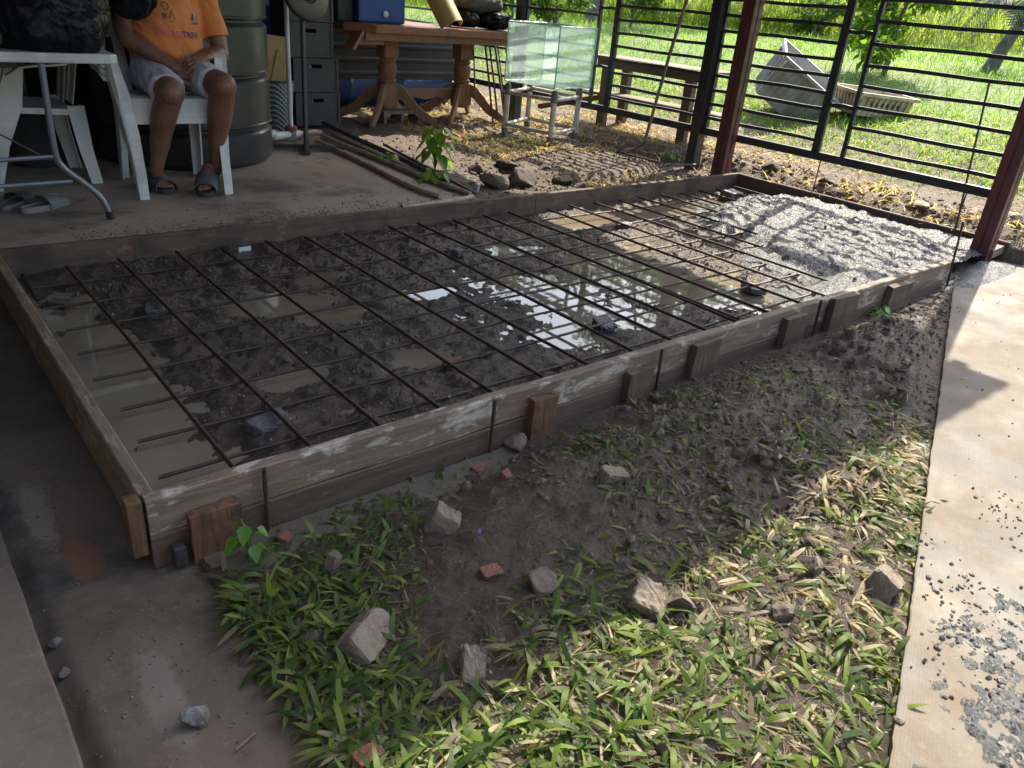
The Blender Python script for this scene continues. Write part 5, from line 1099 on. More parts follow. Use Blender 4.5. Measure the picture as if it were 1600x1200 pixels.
# make it a true rectangle: axes from the front edge
e1 = (G4[1]-G4[0]); e2 = (G4[2]-G4[1]); u = (e1.normalized()); v_ = Vector((-u.y, u.x, 0)); 
if v_.dot(e2) < 0: v_ = -v_
Lu = e1.length; Lv = abs(e2.dot(v_)); zb_, zt_ = zt+.014, zt+.50
rt_ = thing('glass_tank', 'empty greenish glass aquarium standing on the white pipe stand', 'aquarium', (ctr.x, ctr.y, zb_)); O = ctr-u*Lu/2-v_*Lv/2; t = .006
def pane(o_, a_, la, b_, lb): 
    n_ = a_.cross(b_).normalized()*t; vs = [o_, o_+a_*la, o_+a_*la+b_*lb, o_+b_*lb]; vs += [p+n_ for p in vs]; MB().add(vs, [(0, 1, 2, 3), (4, 5, 6, 7), (0, 1, 5, 4), (1, 2, 6, 5), (2, 3, 7, 6), (3, 0, 4, 7)]).build('glass_pane', M_gl, rt_)
Zv = Vector((0, 0, 1)); Ob = O+Zv*zb_
pane(Ob, u, Lu, Zv, zt_-zb_); pane(Ob+v_*Lv, u, Lu, Zv, zt_-zb_); pane(Ob, v_, Lv, Zv, zt_-zb_); pane(Ob+u*Lu, v_, Lv, Zv, zt_-zb_); pane(Ob-Zv*.006, u, Lu, v_, Lv)
for p in (Ob, Ob+u*Lu, Ob+v_*Lv, Ob+u*Lu+v_*Lv): MB().box(p+Zv*(zt_-zb_)/2, (.008, .008, zt_-zb_)).build('corner_seam', M_gle, rt_)
for z_ in (0, zt_-zb_):
    for (a, b) in ((Ob, Ob+u*Lu), (Ob+u*Lu, Ob+u*Lu+v_*Lv), (Ob+v_*Lv, Ob+u*Lu+v_*Lv), (Ob, Ob+v_*Lv)): MB().tube([a+Zv*z_, b+Zv*z_], .0045, 5).build('edge_strip', M_gle, rt_)
# ================================================================ RAKE, PIPES, PLANTS, DEBRIS
rt_ = thing('rake', 'long handled iron rake leaning against the fence, teeth on the soil heap', 'rake', (4.45, 2.6, 0))
rb = Vector(onz(1008, 224, .10)); rb = Vector(onx(1007, 222, 4.62)); rtop = Vector(onx(1092, -60, 4.925))
MB().tube([rb, rb.lerp(rtop, .5)+Vector((0, .012, 0)), rtop], [.0125, .0135, .0135], 10).build('handle', wood('rake_handle', (.26, .2, .15), (.18, .14, .11), axis='Z'), rt_, True)
hA = Vector(onx(962, 248, 4.45)); hB = Vector(onx(1029, 262, 4.50)); hA.z = .03; hB.z = .025
MB().tube([hA+(hA-hB)*.0, hA.lerp(hB, .5), hB], .008, 8).build('rake_bar', M_reb, rt_)
nk = MB(); mid = hA.lerp(hB, .5)
nk.tube(leg_path([rb, rb.lerp(hA, .25)+Vector((0, 0, -.03)), rb.lerp(hA, .8)+Vector((-.01, 0, .0)), hA], .004), .0045, 8); nk.build('brace', M_reb, rt_, True)
nk = MB(); nk.tube(leg_path([rb, rb.lerp(hB, .3)+Vector((0, 0, -.03)), rb.lerp(hB, .85)+Vector((.01, 0, .01)), hB], .004), .0045, 8); nk.build('brace', M_reb, rt_, True)
for k in range(14):
    p = hA.lerp(hB, k/13); t_ = MB(); t_.tube([p, p+Vector((-.006, -.012, -.045))], [.004, .002], 6); t_.build('tooth', M_reb, rt_)
M_cane = simple('cane', (.42, .36, .24), (.30, .25, .17), 14, .6, .1, .2, 40, .003, stretch=(1, 1, 1), dirt=(.13, .10, .07), dscale=9)
def pole(name, label, pts, r, mat, group, cat='pole', nodes=0):
    P_ = leg_path(pts, r); n = len(P_); m = MB(); m.tube(P_, [r*(1+(.12 if nodes and i % nodes == 0 else 0)) for i in range(n)], 10); return tag(m.build(name, mat, smooth=True), label, cat, group)
G_p = 'pale pipes along the floor edge'
def oz(px, py, z): return tuple(onz(px, py, z))
pole('pale_pipe', 'upper long pale pipe running down the floor edge', [oz(503, 212, -.01), oz(580, 243, -.012), oz(660, 276, -.013), oz(735, 303, -.014)], .0155, M_cane, G_p, nodes=5)
pole('pale_pipe', 'lower long pale pipe on the shed floor edge, nearer the camera', [oz(497, 220, -.01), oz(570, 255, -.014), oz(640, 290, -.014), oz(688, 307, -.014)], .0145, M_cane, G_p, nodes=4)
pole('pale_pipe', 'short pale pipe lying along the back board', [oz(628, 325, -.010), oz(690, 317, -.010), oz(738, 308, -.008)], .0165, M_cane, G_p, nodes=6)
G_t = 'dark steel tubes behind the pale pipes'; M_dt = simple('tube_dark', (.085, .085, .095), (.06, .055, .06), 9, .45, metal=.3)
pole('steel_tube', 'thick dark tube starting by the bottle crates', [oz(505, 192, .02), oz(560, 218, .0), oz(625, 247, -.01), oz(700, 285, -.02)], .018, M_dt, G_t, 'tube')
pole('steel_tube', 'thin dark tube nearest the leafy plant', [oz(600, 226, .01), oz(660, 258, 0), oz(742, 302, -.02)], .010, M_dt, G_t, 'tube')
pole('steel_tube', 'dark tube just beside the upper pale pipe', [oz(520, 212, -.01), oz(600, 247, -.015), oz(690, 288, -.02)], .013, M_dt, G_t, 'tube')
pole('steel_bar', 'short steel bar lying on the ground right of the rake', [oz(1040, 258, .0), oz(1087, 257, .0)], .006, M_dt, None, 'bar')
# leafy plants
def leafy(name, label, cat, base, h, n, size, spread, seed, group=None):
    rs = random.Random(seed); rt_ = thing(name, label, cat, base, 0, group); st = MB(); lf = MB(); b = Vector(base)
    for k in range(n):
        a = k*2.4; hh_ = h*(.25+.75*(k+1)/n); r_ = spread*(.3+.7*rs.random())
        tip = b+Vector((math.cos(a)*r_, math.sin(a)*r_, hh_)); mid = b+Vector((math.cos(a)*r_*.3, math.sin(a)*r_*.3, hh_*.75)); s_ = MB(); st.tube([b, mid, tip], [.004, .003, .0015], 5)
        d = Vector((math.cos(a+rs.uniform(-.4, .4)), math.sin(a), -.9)).normalized(); sd = d.cross(Vector((0, 0, 1))).normalized(); nn_ = sd.cross(d); L_ = size*rs.uniform(.7, 1.2); W2 = L_*.36
        rows = [(0, .0), (.12, .75), (.3, 1.0), (.5, .85), (.75, .5), (1, .02)]; vs = []; fs = []
        for (q, wdt) in rows:
            c_ = tip+d*L_*q-nn_*L_*.12*q*q; vs += [c_-sd*W2*wdt+nn_*W2*wdt*.25, c_, c_+sd*W2*wdt+nn_*W2*wdt*.25]
        for i in range(5):
            for j in range(2): fs.append((i*3+j, i*3+j+1, i*3+j+4, i*3+j+3))
        lf.add(vs, fs)
    st.build('stem', M_stem, rt_); o = lf.build('leaves', M_leaf2, rt_, True); return rt_
t = NT('broad_leaf'); n_ = t.noise(25, None, 4); cL = t.mix(t.ramp(n_, [(.35, 0), (.65, 1)]), (.05, .15, .02), (.10, .24, .03)); t.set(base=cL, rough=.4); trn = t.n('ShaderNodeBsdfTranslucent'); trn.inputs[0].default_value = (.22, .42, .03, 1); mx = t.n('ShaderNodeMixShader'); mx.inputs[0].default_value = .4; t.l(t.b.outputs[0], mx.inputs[1]); t.l(trn.outputs[0], mx.inputs[2]); t.l(mx.outputs[0], t.out.inputs[0]); M_leaf2 = t.m
M_stem = simple('stem', (.12, .17, .05), (.09, .10, .04), 20, .6)
b_ = onz(680, 262, -.05); leafy('leafy_plant', 'tall bright leafy plant growing by the table in a patch of sun', 'plant', (b_[0], b_[1], -.06), .30, 20, .12, .09, 5)
b_ = onz(676, 290, -.05); leafy('leafy_plant', 'low tangle of leaves at the foot of the tall leafy plant', 'plant', (b_[0], b_[1], -.06), .12, 14, .06, .11, 6)
b_ = onz(607, 256, -.04); leafy('leafy_plant', 'small dark green plant between the pale pipes and the cinder block', 'plant', (b_[0], b_[1], -.05), .09, 12, .055, .07, 7)
b_ = onz(1048, 246, -.02); leafy('leafy_plant', 'small weed on the dry ground right of the rake head', 'plant', (b_[0], b_[1], -.04), .07, 12, .06, .08, 8)
b_ = hit(1372, 492); leafy('leafy_plant', 'tuft of fresh weed by the far stakes of the front board', 'plant', tuple(b_), .05, 16, .05, .06, 9)
b_ = hit(345, 890); leafy('leafy_plant', 'tall thin stemmed weed at the orange stake', 'plant', tuple(hit(392, 880)), .13, 8, .045, .03, 10)
# dark clods and slab edge in front of the soil heap
S_clod = stone_mat('clod_dark', (.095, .07, .055), (.055, .04, .033))
for i, (px, py, sz, lb) in enumerate([(772, 292, (.17, .12, .10), 'dark broken clod left of the soil heap'), (812, 286, (.22, .15, .15), 'largest dark lump at the front of the soil heap'), (848, 274, (.22, .11, .09), 'flat dark slab piece under the edge of the soil heap'), (790, 262, (.28, .09, .07), 'long dark crust along the left side of the soil heap'), (880, 288, (.16, .07, .06), 'low dark clod beside the back board'), (745, 268, (.10, .07, .05), 'small dark clod between the leafy plant and the largest lump'), (905, 296, (.10, .06, .05), 'dark clod touching the sunlit back board edge')]):
    q = onz(px, py, -.06); chunk(lb, (q[0], q[1], -.055+sz[2]*.25), sz, (.1, .2, .4*i), 60+i, S_clod, False, 'mud_clod', 'clod', 'dark clods by the soil heap')
for i, (px, py, sz, lb) in enumerate([(1205, 262, (.12, .1, .09), 'dark root clod under the fence rail by the back corner'), (1290, 290, (.16, .1, .08), 'bristly clod heap under the ladder of the fence'), (1440, 310, (.2, .1, .07), 'pale tan sod under the right fence rail'), (1330, 255, (.14, .1, .05), 'grey stones just beyond the fence rail'), (1575, 315, (.14, .12, .1), 'pale boulder beyond the right red post'), (1570, 385, (.07, .05, .05), 'round tan stone at the right edge by the corner timber')]):
    q = onx(px, py, 5.2 if i < 3 else 5.45); z_ = float(H(q[0], q[1])); chunk(lb, (q[0], q[1], z_+sz[2]*.2), sz, (.1, .2, .4*i), 70+i, [S_clod, S_clod, stone_mat('sod', (.34, .27, .16), (.22, .17, .10)), S_mud, stone_mat('pale_boulder', (.42, .37, .30), (.3, .26, .2)), stone_mat('tan_stone', (.40, .30, .2), (.3, .22, .15))][i], False, 'earth_clod', 'clod', 'clods and stones along the fence')
tm = MB(); tm.loft([tuple(onz(1545, 396, -.05)), tuple(onz(1592, 375, -.04))], (.3, .95, 0), [.05, .05], (0, 0, 1), .05); tag(tm.build('timber', M_oldw), 'short pale timber lying at the slab corner beside the red post', 'timber')
cn = MB(); cn.box((.965, 1.885, -.085), (.062, .012, .022), Matrix.Rotation(.12, 3, 'Z')); tag(cn.build('plastic_scrap', simple('scrap_white', (.62, .66, .72), None, 9, .5), bev=.003), 'small white plastic scrap at the back board under the bars', 'scrap')
cn = MB(); q = onz(746, 296, -.03); cn.box((q[0], q[1], -.02), (.016, .02, .05), Matrix.Rotation(.3, 3, 'X')); tag(cn.build('plastic_scrap', bpy.data.materials['scrap_white'], bev=.004), 'white plastic scrap beside the end of the pale pipes', 'scrap')
cn = MB(); q = onz(748, 845, -.15); cn.box((q[0], q[1], float(H(q[0], q[1]))+.012), (.018, .006, .004), Matrix.Rotation(.8, 3, 'Z')); tag(cn.build('plastic_scrap', simple('scrap_blue', (.12, .14, .4), None, 9, .5)), 'tiny blue plastic scrap in the mud near the grey chunk', 'scrap')
for i, (px, py) in enumerate([(88, 1003), (100, 1048)]):
    q = onz(px, py, -.19); chunk(['small bluish pebble at the foot of the lower left step, upper one', 'small bluish pebble at the foot of the lower left step, lower one'][i], (q[0], q[1], -.192), (.022, .018, .014), (0, 0, i), 90+i, S_dark, False, 'pebble', 'stone', 'pebbles on the dark path', 2)
tw_ = MB(); q = onz(385, 1162, -.19); tw_.loft([(q[0]-.02, q[1]-.006, -.185), (q[0]+.02, q[1]+.008, -.184)], (0, 1, 0), [.004, .006], (0, 0, 1), .003); tag(tw_.build('twig', M_oldw), 'small wood splinter on the dark path', 'splinter')
# ================================================================ PERSON
def fuse(mb, vox, smooth=6, factor=.5):
    o = mb.build('tmp', None); r_ = o.modifiers.new('r', 'REMESH'); r_.mode = 'VOXEL'; r_.voxel_size = vox
    s = o.modifiers.new('s', 'SMOOTH'); s.factor = factor; s.iterations = smooth
    dg = bpy.context.evaluated_depsgraph_get(); me = bpy.data.meshes.new_from_object(o.evaluated_get(dg)); old = o.data
    bpy.data.objects.remove(o); bpy.data.meshes.remove(old); return me
def finish(name, me, mat, parent, disp=None):
    if disp:
        n = len(me.vertices); co = np.zeros(n*3, np.float32); me.vertices.foreach_get('co', co); co = co.reshape(-1, 3); nr = np.array([v.normal[:] for v in me.vertices]); co = co+nr*disp(co)[:, None]
        me.vertices.foreach_set('co', co.astype(np.float32).ravel())
    inv = root_matrix(parent).inverted() if parent else Matrix(); me.transform(inv); me.polygons.foreach_set('use_smooth', [True]*len(me.polygons)); me.materials.clear(); me.materials.append(mat); me.update()
    o = bpy.data.objects.new(name, me); COL.objects.link(o); o.parent = parent; return o
V3 = Vector
def oy(px, py, y): return V3(ony(px, py, y))
def ball(mb, c, r_, seg=16):
    rx, ry, rz = r_ if hasattr(r_, '__len__') else (r_, r_, r_); bm = bmesh.new(); bmesh.ops.create_uvsphere(bm, u_segments=seg, v_segments=seg//2+2, radius=1)
    mb.add([(c[0]+v.co.x*rx, c[1]+v.co.y*ry, c[2]+v.co.z*rz) for v in bm.verts], [tuple(v.index for v in f.verts) for f in bm.faces]); bm.free()
def limb(mb, pts, rad, seg=16, upv=None):
    P_ = [V3(p) for p in pts]; rr = [r_ if hasattr(r_, '__len__') else (r_, r_) for r_ in rad]; out = []; ro = []; n = len(P_)
    for i in range(n-1):
        p0, p1, p2, p3 = P_[max(0, i-1)], P_[i], P_[i+1], P_[min(n-1, i+2)]
        for k in range(5):
            t_ = k/5; out.append(.5*((2*p1)+(-p0+p2)*t_+(2*p0-5*p1+4*p2-p3)*t_*t_+(-p0+3*p1-3*p2+p3)*t_**3)); e = t_*t_*(3-2*t_); ro.append(tuple(rr[i][q]*(1-e)+rr[i+1][q]*e for q in (0, 1)))
    out.append(P_[-1]); ro.append(rr[-1]); mb.tube(out, ro, seg, True, upv=upv)
    ball(mb, out[0], min(ro[0])*.98); ball(mb, out[-1], min(ro[-1])*.98)
sk = NT('skin'); n1 = sk.noise(9, None, 6, .6); sk.set(base=sk.mix(sk.ramp(n1, [(.35, 0), (.65, 1)]), (.225, .105, .07), (.165, .075, .05)), rough=.48, sub=.06, normal=sk.bump(sk.noise(140, None, 4), .25, .0015)); M_skin = sk.m
hipR, hipL = V3((.965, 3.10, .558)), V3((1.15, 3.10, .558)); kR, kL = oy(267, 145, 2.68), oy(349, 134, 2.665); aR, aL = oy(243, 268, 2.86), oy(338, 266, 2.815)
shR, shL = V3((.905, 3.17, 1.03)), V3((1.30, 3.17, 1.03)); eR, eL = oy(196, 55, 3.02), oy(344, 82, 3.07); wR, wL = oy(277, 108, 2.87), oy(320, 92, 2.885)
root = thing('person', 'seated person in orange printed T-shirt, pale shorts and dark slides, hands clasped', 'person', (1.08, 3.1, FZ))
B = MB(); pel = V3((1.085, 3.17, .60)); chest = V3((1.10, 3.19, .93)); neck = V3((1.105, 3.165, 1.10))
limb(B, [pel, V3((1.09, 3.17, .74)), chest, V3((1.10, 3.18, 1.03)), neck], [(.11, .15), (.11, .155), (.11, .16), (.075, .13), (.05, .055)], 20, (0, -1, 0))
limb(B, [neck-V3((0, 0, .04)), neck+V3((0, -.01, .06)), neck+V3((0, -.03, .12))], [.056, .052, .055])
hd_ = neck+V3((0, -.045, .19)); ball(B, hd_, (.074, .092, .108), 24); ball(B, hd_+V3((0, -.045, -.055)), (.052, .05, .052)); ball(B, hd_+V3((0, -.06, -.088)), (.028, .026, .022))
limb(B, [hd_+V3((0, -.086, .012)), hd_+V3((0, -.104, -.022)), hd_+V3((0, -.096, -.032))], [.009, .014, .013]); ball(B, hd_+V3((.013, -.094, -.03)), .009); ball(B, hd_+V3((-.013, -.094, -.03)), .009)
for s in (-1, 1):
    ball(B, hd_+V3((s*.075, .004, -.008)), (.010, .02, .03)); ball(B, hd_+V3((s*.035, -.074, -.02)), (.024, .02, .02)); limb(B, [hd_+V3((s*.014, -.088, .027)), hd_+V3((s*.045, -.078, .026))], [.008, .007])
ball(B, hd_+V3((0, -.091, -.054)), (.022, .010, .006)); ball(B, hd_+V3((0, -.089, -.062)), (.02, .010, .007))
# arms
limb(B, [shR, shR.lerp(eR, .5)+V3((-.012, 0, 0)), eR, eR.lerp(wR, .3), eR.lerp(wR, .7), wR], [.058, .050, .046, .047, .038, (.029, .026)])
limb(B, [shL, shL.lerp(eL, .5)+V3((.014, .0, 0)), eL, eL.lerp(wL, .35)+V3((.005, -.005, 0)), eL.lerp(wL, .75), wL], [.058, .050, .046, .046, .037, (.029, .026)])
# legs
def leg(h, k, a, side):
    limb(B, [h, h.lerp(k, .5)+V3((0, 0, .012)), h.lerp(k, .85), k], [.072, .072, .070, .068]); ball(B, k+V3((0, -.012, .008)), (.057, .05, .054))
    limb(B, [k+V3((0, .012, -.01)), k.lerp(a, .3)+V3((side*.004, .026, 0)), k.lerp(a, .6)+V3((0, .02, 0)), k.lerp(a, .85), a], [.064, (.067, .063), .052, .037, .033])
leg(hipR, kR, aR, -1); leg(hipL, kL, aL, 1)
def foot(a, toe, heel, up_=V3((0, 0, 1))):
    d = (toe-heel); L_ = d.length; d.normalize(); sd = d.cross(up_).normalized(); u_ = sd.cross(d)
    limb(B, [heel+u_*.036, heel.lerp(toe, .35)+u_*.042, heel.lerp(toe, .65)+u_*.030, heel.lerp(toe, .82)+u_*.022], [(.032, .030), (.036, .034), (.024, .042), (.014, .043)], 16, tuple(u_))
    limb(B, [a+V3((0, 0, .01)), heel.lerp(toe, .22)+u_*.055], [.031, .034])
    return d, sd, u_, L_
soleZ = FZ+.022
toR = V3(onz(263, 296, soleZ)); heR = toR+V3((-.03, .225, 0)); toR.z = heR.z = soleZ
toL = V3(onz(320, 301, soleZ)); toL.z = soleZ; heL = V3((aL.x-.01, aL.y+.06, .055))
toes = []
for (a, t_, h_, inner) in ((aR, toR, heR, 1), (aL, toL, heL, -1)):
    d, sd, u_, L_ = foot(a, t_, h_); fl_ = 1 if sd.x*inner > 0 else -1
    for k, (off, ln, r_) in enumerate([(.028, .0, .0125), (.010, -.002, .0095), (-.005, -.009, .009), (-.019, -.017, .0085), (-.031, -.027, .008)]):
        b0 = h_.lerp(t_, .80)+sd*fl_*off*.95+u_*.016; e0 = t_+sd*fl_*off+d*(ln-.012)+u_*.010; limb(B, [b0, b0.lerp(e0, .6)+u_*.004, e0], [r_, r_*.95, r_*.95], 10); toes.append((e0, d, sd, u_, r_))
# hands
def hand(wr, dirv, nrm, side, curls, spread=.1, thumb=None, L=.095):
    d = dirv.normalized(); n = (nrm-d*nrm.dot(d)).normalized(); s = d.cross(n).normalized()*side
    pc = wr+d*.05
    limb(B, [wr, wr+d*.022, wr+d*.05, wr+d*L*.92], [(.021, .026), (.017, .032), (.0155, .039), (.012, .038)], 14, tuple(n)); tips = []
    for k, (o_, l1, r_) in enumerate([(.030, .95, .0092), (.0105, 1.05, .0095), (-.0095, .98, .009), (-.028, .8, .008)]):
        base = wr+d*(L*.86)+s*o_*.92; ang = spread*(o_/.03); q = d*math.cos(ang)+s*math.sin(ang); c0, c1, c2 = curls[k]; pts = [base]; a_ = 0
        for seg_, cc in ((.042*l1, c0), (.027*l1, c1), (.021*l1, c2)): a_ += cc; pts.append(pts[-1]+(q*math.cos(a_)-n*math.sin(a_))*seg_)
        limb(B, pts, [r_*1.08, r_*1.02, r_*.94, r_*.82], 10); tips.append((pts[-1], (pts[-1]-pts[-2]).normalized(), n, r_))
        ball(B, pts[1]+n*.001, r_*1.1); ball(B, base+n*.004, r_*1.05)
    th = thumb or [s*.030+d*.018, s*.052+d*.045-n*.010, s*.050+d*.075-n*.02, s*.043+d*.097-n*.026]
    limb(B, [wr+t__ for t__ in th], [.0155, .0125, .011, .0092], 10); return tips
tips = []
wp_ = wR; tgt = oy(311, 120, 2.80); tips += hand(wR, tgt-wR, V3((.1, -.85, .5)), 1, [(.25, .35, .2), (.2, .35, .25), (.22, .4, .25), (.3, .45, .3)], .12)
tgt = oy(287, 108, 2.79); tips += hand(wL+V3((0, -.015, .012)), tgt-wL-V3((0, -.015, .012)), V3((.15, -.9, .45)), -1, [(.05, .2, .15), (.35, .55, .4), (.45, .65, .45), (.5, .7, .5)], .16, L=.09)
body = finish('body', fuse(B, .0034, 5), M_skin, root)
# nails
M_nail = simple('nail', (.42, .26, .2), (.38, .22, .17), 9, .35, bump=0)
for (p, dd, nn_, r_) in tips: pass
# hair, eyes
M_hair = simple('hair_black', (.015, .013, .012), (.03, .028, .026), 40, .6, .1, .6, 120, .004); hb = MB(); ball(hb, hd_+V3((0, .018, .028)), (.081, .092, .098), 28); me = fuse(hb, .006, 2)
finish('hair', me, M_hair, root, lambda c: .004*(np.array(fbm(c[:, 0]*20, c[:, 2]*20+c[:, 1]*15, 3, 3, 2))))
for s in (-1, 1):
    e = MB(); ball(e, hd_+V3((s*.030, -.079, .010)), (.0125, .010, .0095), 16); eo = e.build('eye', simple('eye_white', (.6, .58, .55), None, 9, .3, bump=0) if s < 0 else bpy.data.materials['eye_white'], root, True); p_ = MB(); ball(p_, hd_+V3((s*.030, -.0865, .010)), (.0055, .003, .0055), 12); p_.build('iris', M_hair, eo, True)
# shorts
def cloth(name, c1, c2, sc_=3):
    t = NT(name); n_ = t.noise(sc_, t.coord((1, 1, 1)), 5, .55, .8); f_ = t.noise(260, None, 3); t.set(base=t.mix(t.ramp(n_, [(.3, 0), (.7, 1)]), c1, c2), rough=.85, sheen=.15, normal=t.bump(f_, .25, .001, t.bump(t.noise(14, t.coord((1, 1, .6)), 4, .5, 1.2), .55, .012))); return t.m
M_sh = cloth('shorts_cloth', (.50, .48, .56), (.42, .40, .48)); M_ts = cloth('shirt_orange', (.78, .27, .085), (.68, .215, .06))
S = MB(); limb(S, [pel+V3((0, .0, -.03)), pel+V3((0, 0, .04))], [(.115, .17), (.12, .17)], 20, (0, -1, 0))
for (h, k, end) in ((hipR, kR, .86), (hipL, kL, .80)):
    P_ = [h+V3((0, .0, 0)), h.lerp(k, .3)+V3((0, 0, .006)), h.lerp(k, .6)+V3((0, 0, .004)), h.lerp(k, end)+V3((0, 0, -.004))]; m_ = [V3(p) for p in P_]; S.tube([m_[0], m_[1], m_[2], m_[2].lerp(m_[3], .5), m_[3]], [(.100, .102), (.093, .099), (.085, .092), (.083, .091), (.083, .093)], 24)
me = fuse(S, .006, 5)
def wr_(c, amp, f, o):
    return amp*np.array(fbm(c[:, 0]*f+c[:, 2]*f*.6, c[:, 2]*f*1.2-c[:, 1]*f*.8, 1, 3, o))*2
finish('shorts', me, M_sh, root, lambda c: wr_(c, .012, 14, 3)+wr_(c, .004, 34, 4))
# shirt
T = MB(); limb(T, [V3((1.085, 3.155, .585)), V3((1.085, 3.125, .68)), V3((1.09, 3.13, .80)), V3((1.10, 3.16, .93)), V3((1.10, 3.175, 1.02)), V3((1.105, 3.17, 1.065))], [(.14, .185), (.172, .195), (.165, .195), (.14, .192), (.10, .17), (.06, .10)], 28, (0, -1, 0))
for (s_, e_, k_) in ((shR, eR, .62), (shL, eL, .80)):
    m2_ = s_.lerp(e_, k_); T.tube([s_+V3((0, 0, .005)), s_.lerp(e_, k_*.5), m2_], [(.072, .072), (.072, .075), (.072, .078)], 20); ball(T, s_, .073)
me = fuse(T, .006, 6)
def shirt_d(c):
    f = 6.; fold = .010*np.abs(np.sin(c[:, 0]*22+c[:, 2]*16+3*np.array(fbm(c[:, 0], c[:, 2], 5, 2, 4))))*np.clip((.85-c[:, 2])*2, 0, 1); return wr_(c, .014, 8, 5)+wr_(c, .006, 22, 7)-fold*1.4
shirt = finish('t_shirt', me, M_ts, root, shirt_d)
# collar
cl = MB(); cl.tube([V3((1.105+.068*math.cos(a), 3.168+.068*math.sin(a), 1.072-.012*math.sin(a+math.pi)*-1)) for a in np.linspace(0, 6.283, 25)], .008, 6); cl.build('collar', M_ts, root, True)
# prints on the shirt front
bvh = BVHTree.FromPolygons([(root_matrix(root) @ v.co) for v in shirt.data.vertices], [tuple(p.vertices) for p in shirt.data.polygons])
PO = V3((1.118, 3.0, .765)); PX = V3((.995, .03, -.055)).normalized(); PZ = V3((.05, 0, 1)).normalized()
def on_shirt(u, v, off=.0015):
    o_ = PO+PX*u+PZ*v; o_.y = 2.7; h_, n_, i_, d_ = bvh.ray_cast(o_, V3((0, 1, 0)))
    return (h_ if h_ else V3((o_.x, 3.0, o_.z)))-V3((0, off, 0))
def print_mesh(name, polys, mat):
    m = MB()
    for pl_ in polys: m.add([on_shirt(u, v) for u, v in pl_], [tuple(range(len(pl_)))])
    return m.build(name, mat, shirt)
def text_polys(txt, u0, v0, h, wscale=1.0, shear=.0):
    cu = bpy.data.curves.new('t', 'FONT'); cu.body = txt; cu.size = h; cu.resolution_u = 3; cu.offset = h*.035; to = bpy.data.objects.new('t', cu); COL.objects.link(to); dg = bpy.context.evaluated_depsgraph_get(); me = bpy.data.meshes.new_from_object(to.evaluated_get(dg))
    bm = bmesh.new(); bm.from_mesh(me); bmesh.ops.triangulate(bm, faces=bm.faces); 
    for _ in range(1):
        le = [e for e in bm.edges if e.calc_length() > .008]; bmesh.ops.subdivide_edges(bm, edges=le, cuts=1); bmesh.ops.triangulate(bm, faces=bm.faces)
    out = [[(u0+v.co.x*wscale+shear*v.co.y, v0+v.co.y) for v in f.verts] for f in bm.faces]; wd = max(v.co.x for v in bm.verts)*wscale; bm.free(); bpy.data.objects.remove(to); return out, wd
M_pk = simple('print_pink', (.72, .12, .14), (.62, .14, .14), 30, .8, bump=0); M_nv = simple('print_navy', (.05, .04, .09), (.09, .06, .10), 30, .8, bump=0); M_gy = simple('print_grey', (.42, .38, .38), None, 30, .8, bump=0)
p1, w1 = text_polys('PETRO', -.118, -.016, .040, 1.0); p2, w2 = text_polys('TRIN', -.118+w1+.003, -.016, .040, 1.0)
print_mesh('printed_word', p1, M_pk); print_mesh('printed_word', p2, M_nv)
def seg_poly(a, b, wd):
    a = V3((*a, 0)); b = V3((*b, 0)); d = (b-a); n = V3((-d.y, d.x, 0)).normalized()*wd/2; k = max(1, int(d.length/.01)); out = []
    for i in range(k):
        p = a+d*i/k; q = a+d*(i+1)/k; out.append([(p+n)[:2], (q+n)[:2], (q-n)[:2], (p-n)[:2]])
    return out
tw_x = w1+w2
fr_ = seg_poly((-.128, -.024), (-.112+tw_x, -.024), .0022)+seg_poly((-.118, .024), (-.104+tw_x, .024), .0022)+seg_poly((-.128, -.024), (-.118, .024), .0022)+seg_poly((-.112+tw_x, -.024), (-.104+tw_x, .024), .0022)
print_mesh('print_frame', fr_, M_pk)
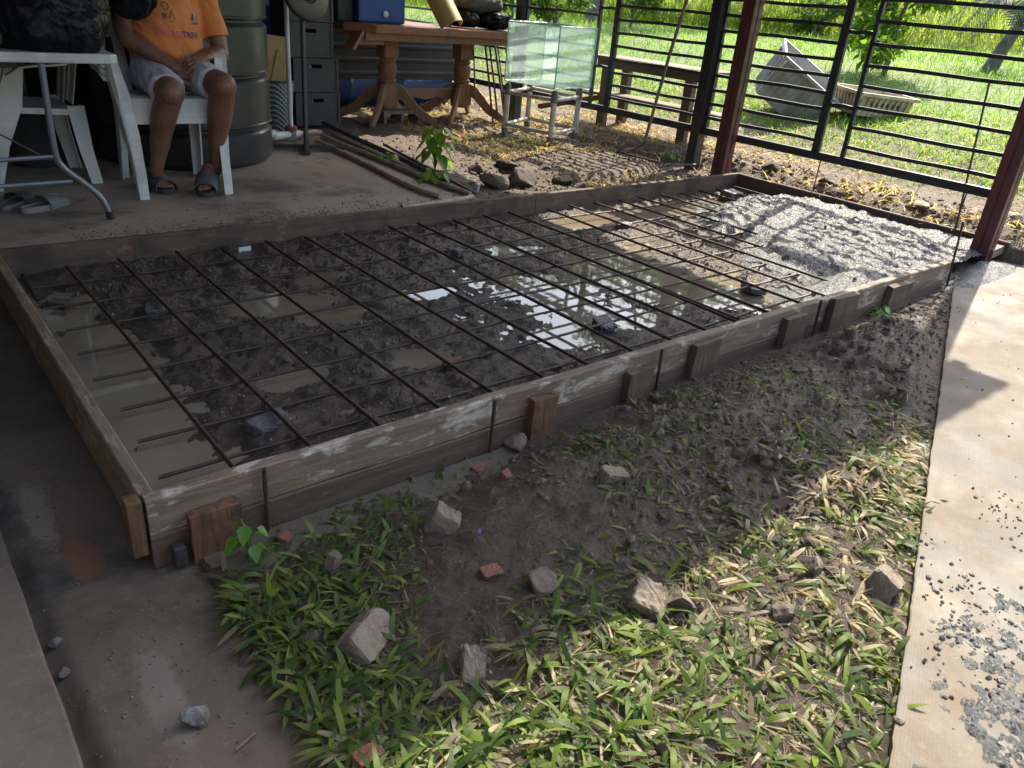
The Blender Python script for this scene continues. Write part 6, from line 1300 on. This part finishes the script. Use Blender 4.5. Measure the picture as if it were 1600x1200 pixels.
# left emblem: ring on striped bars beside a compass shaped A
em = seg_poly((-.082, .065), (-.082, .092), .005)+seg_poly((-.074, .065), (-.074, .092), .004)+seg_poly((-.067, .065), (-.067, .092), .003)+seg_poly((-.055, .066), (-.040, .108), .005)+seg_poly((-.040, .108), (-.026, .066), .0045)+seg_poly((-.062, .056), (-.034, .056), .002)
for k in range(14):
    a, b = k/14*6.283, (k+1)/14*6.283; em += [[(-.066+.019*math.cos(a), .125+.019*math.sin(a)), (-.066+.019*math.cos(b), .125+.019*math.sin(b)), (-.066+.015*math.cos(b), .125+.015*math.sin(b)), (-.066+.015*math.cos(a), .125+.015*math.sin(a))]]
print_mesh('printed_emblem', em, M_nv)
print_mesh('printed_emblem', [[(-.082+.007*math.cos(a), .1+.007*math.sin(a)) for a in np.linspace(0, 5.7, 10)]], M_gy)
# right emblem: peak and a round zero over the word YEARS
print_mesh('printed_emblem', [[(.062, .068), (.100, .068), (.084, .102), (.078, .102)]], M_nv)
rg_ = []
for k in range(16):
    a, b = k/16*6.283, (k+1)/16*6.283; rg_ += [[(.096+.013*math.cos(a), .086+.018*math.sin(a)), (.096+.013*math.cos(b), .086+.018*math.sin(b)), (.096+.007*math.cos(b), .086+.011*math.sin(b)), (.096+.007*math.cos(a), .086+.011*math.sin(a))]]
p3, _ = text_polys('2', .064, .09, .032); print_mesh('printed_emblem', rg_+p3, M_gy)
p4, _ = text_polys('YEARS', .064, .050, .016); print_mesh('printed_word', p4, M_nv)
# slides on the feet
for (t_, h_, lb) in ((toR, heR, None), (toL, heL, None)):
    d = (t_-h_); mid_ = h_.lerp(t_, .5); zz_ = V3((0, 0, 1)); yv = d.normalized(); xv = yv.cross(zz_).normalized(); zv = xv.cross(yv)
    mt = Matrix(((xv.x, yv.x, zv.x, mid_.x-zv.x*.024), (xv.y, yv.y, zv.y, mid_.y-zv.y*.024), (xv.z, yv.z, zv.z, mid_.z-zv.z*.024), (0, 0, 0, 1)))
    holder = None
    a_, b_ = slide('', (0, 0, 0), 0, M_slk, M_slk, False, parent=root, L=d.length+.05, W_=.122)
    for bb, nm in ((a_, 'slide_sole'), (b_, 'slide_strap')):
        bb.v = [tuple(mt @ V3((v[0], v[1], v[2]*(1.32 if nm == 'slide_strap' else 1)))) for v in bb.v]
        if nm == 'slide_sole': so2 = bb.build(nm, M_slk, root, True)
        else: bb.build(nm, simple('slide_strap_cloth', (.085, .092, .105), (.07, .076, .088), 40, .75) if 'slide_strap_cloth' not in bpy.data.materials else bpy.data.materials['slide_strap_cloth'], root, True)
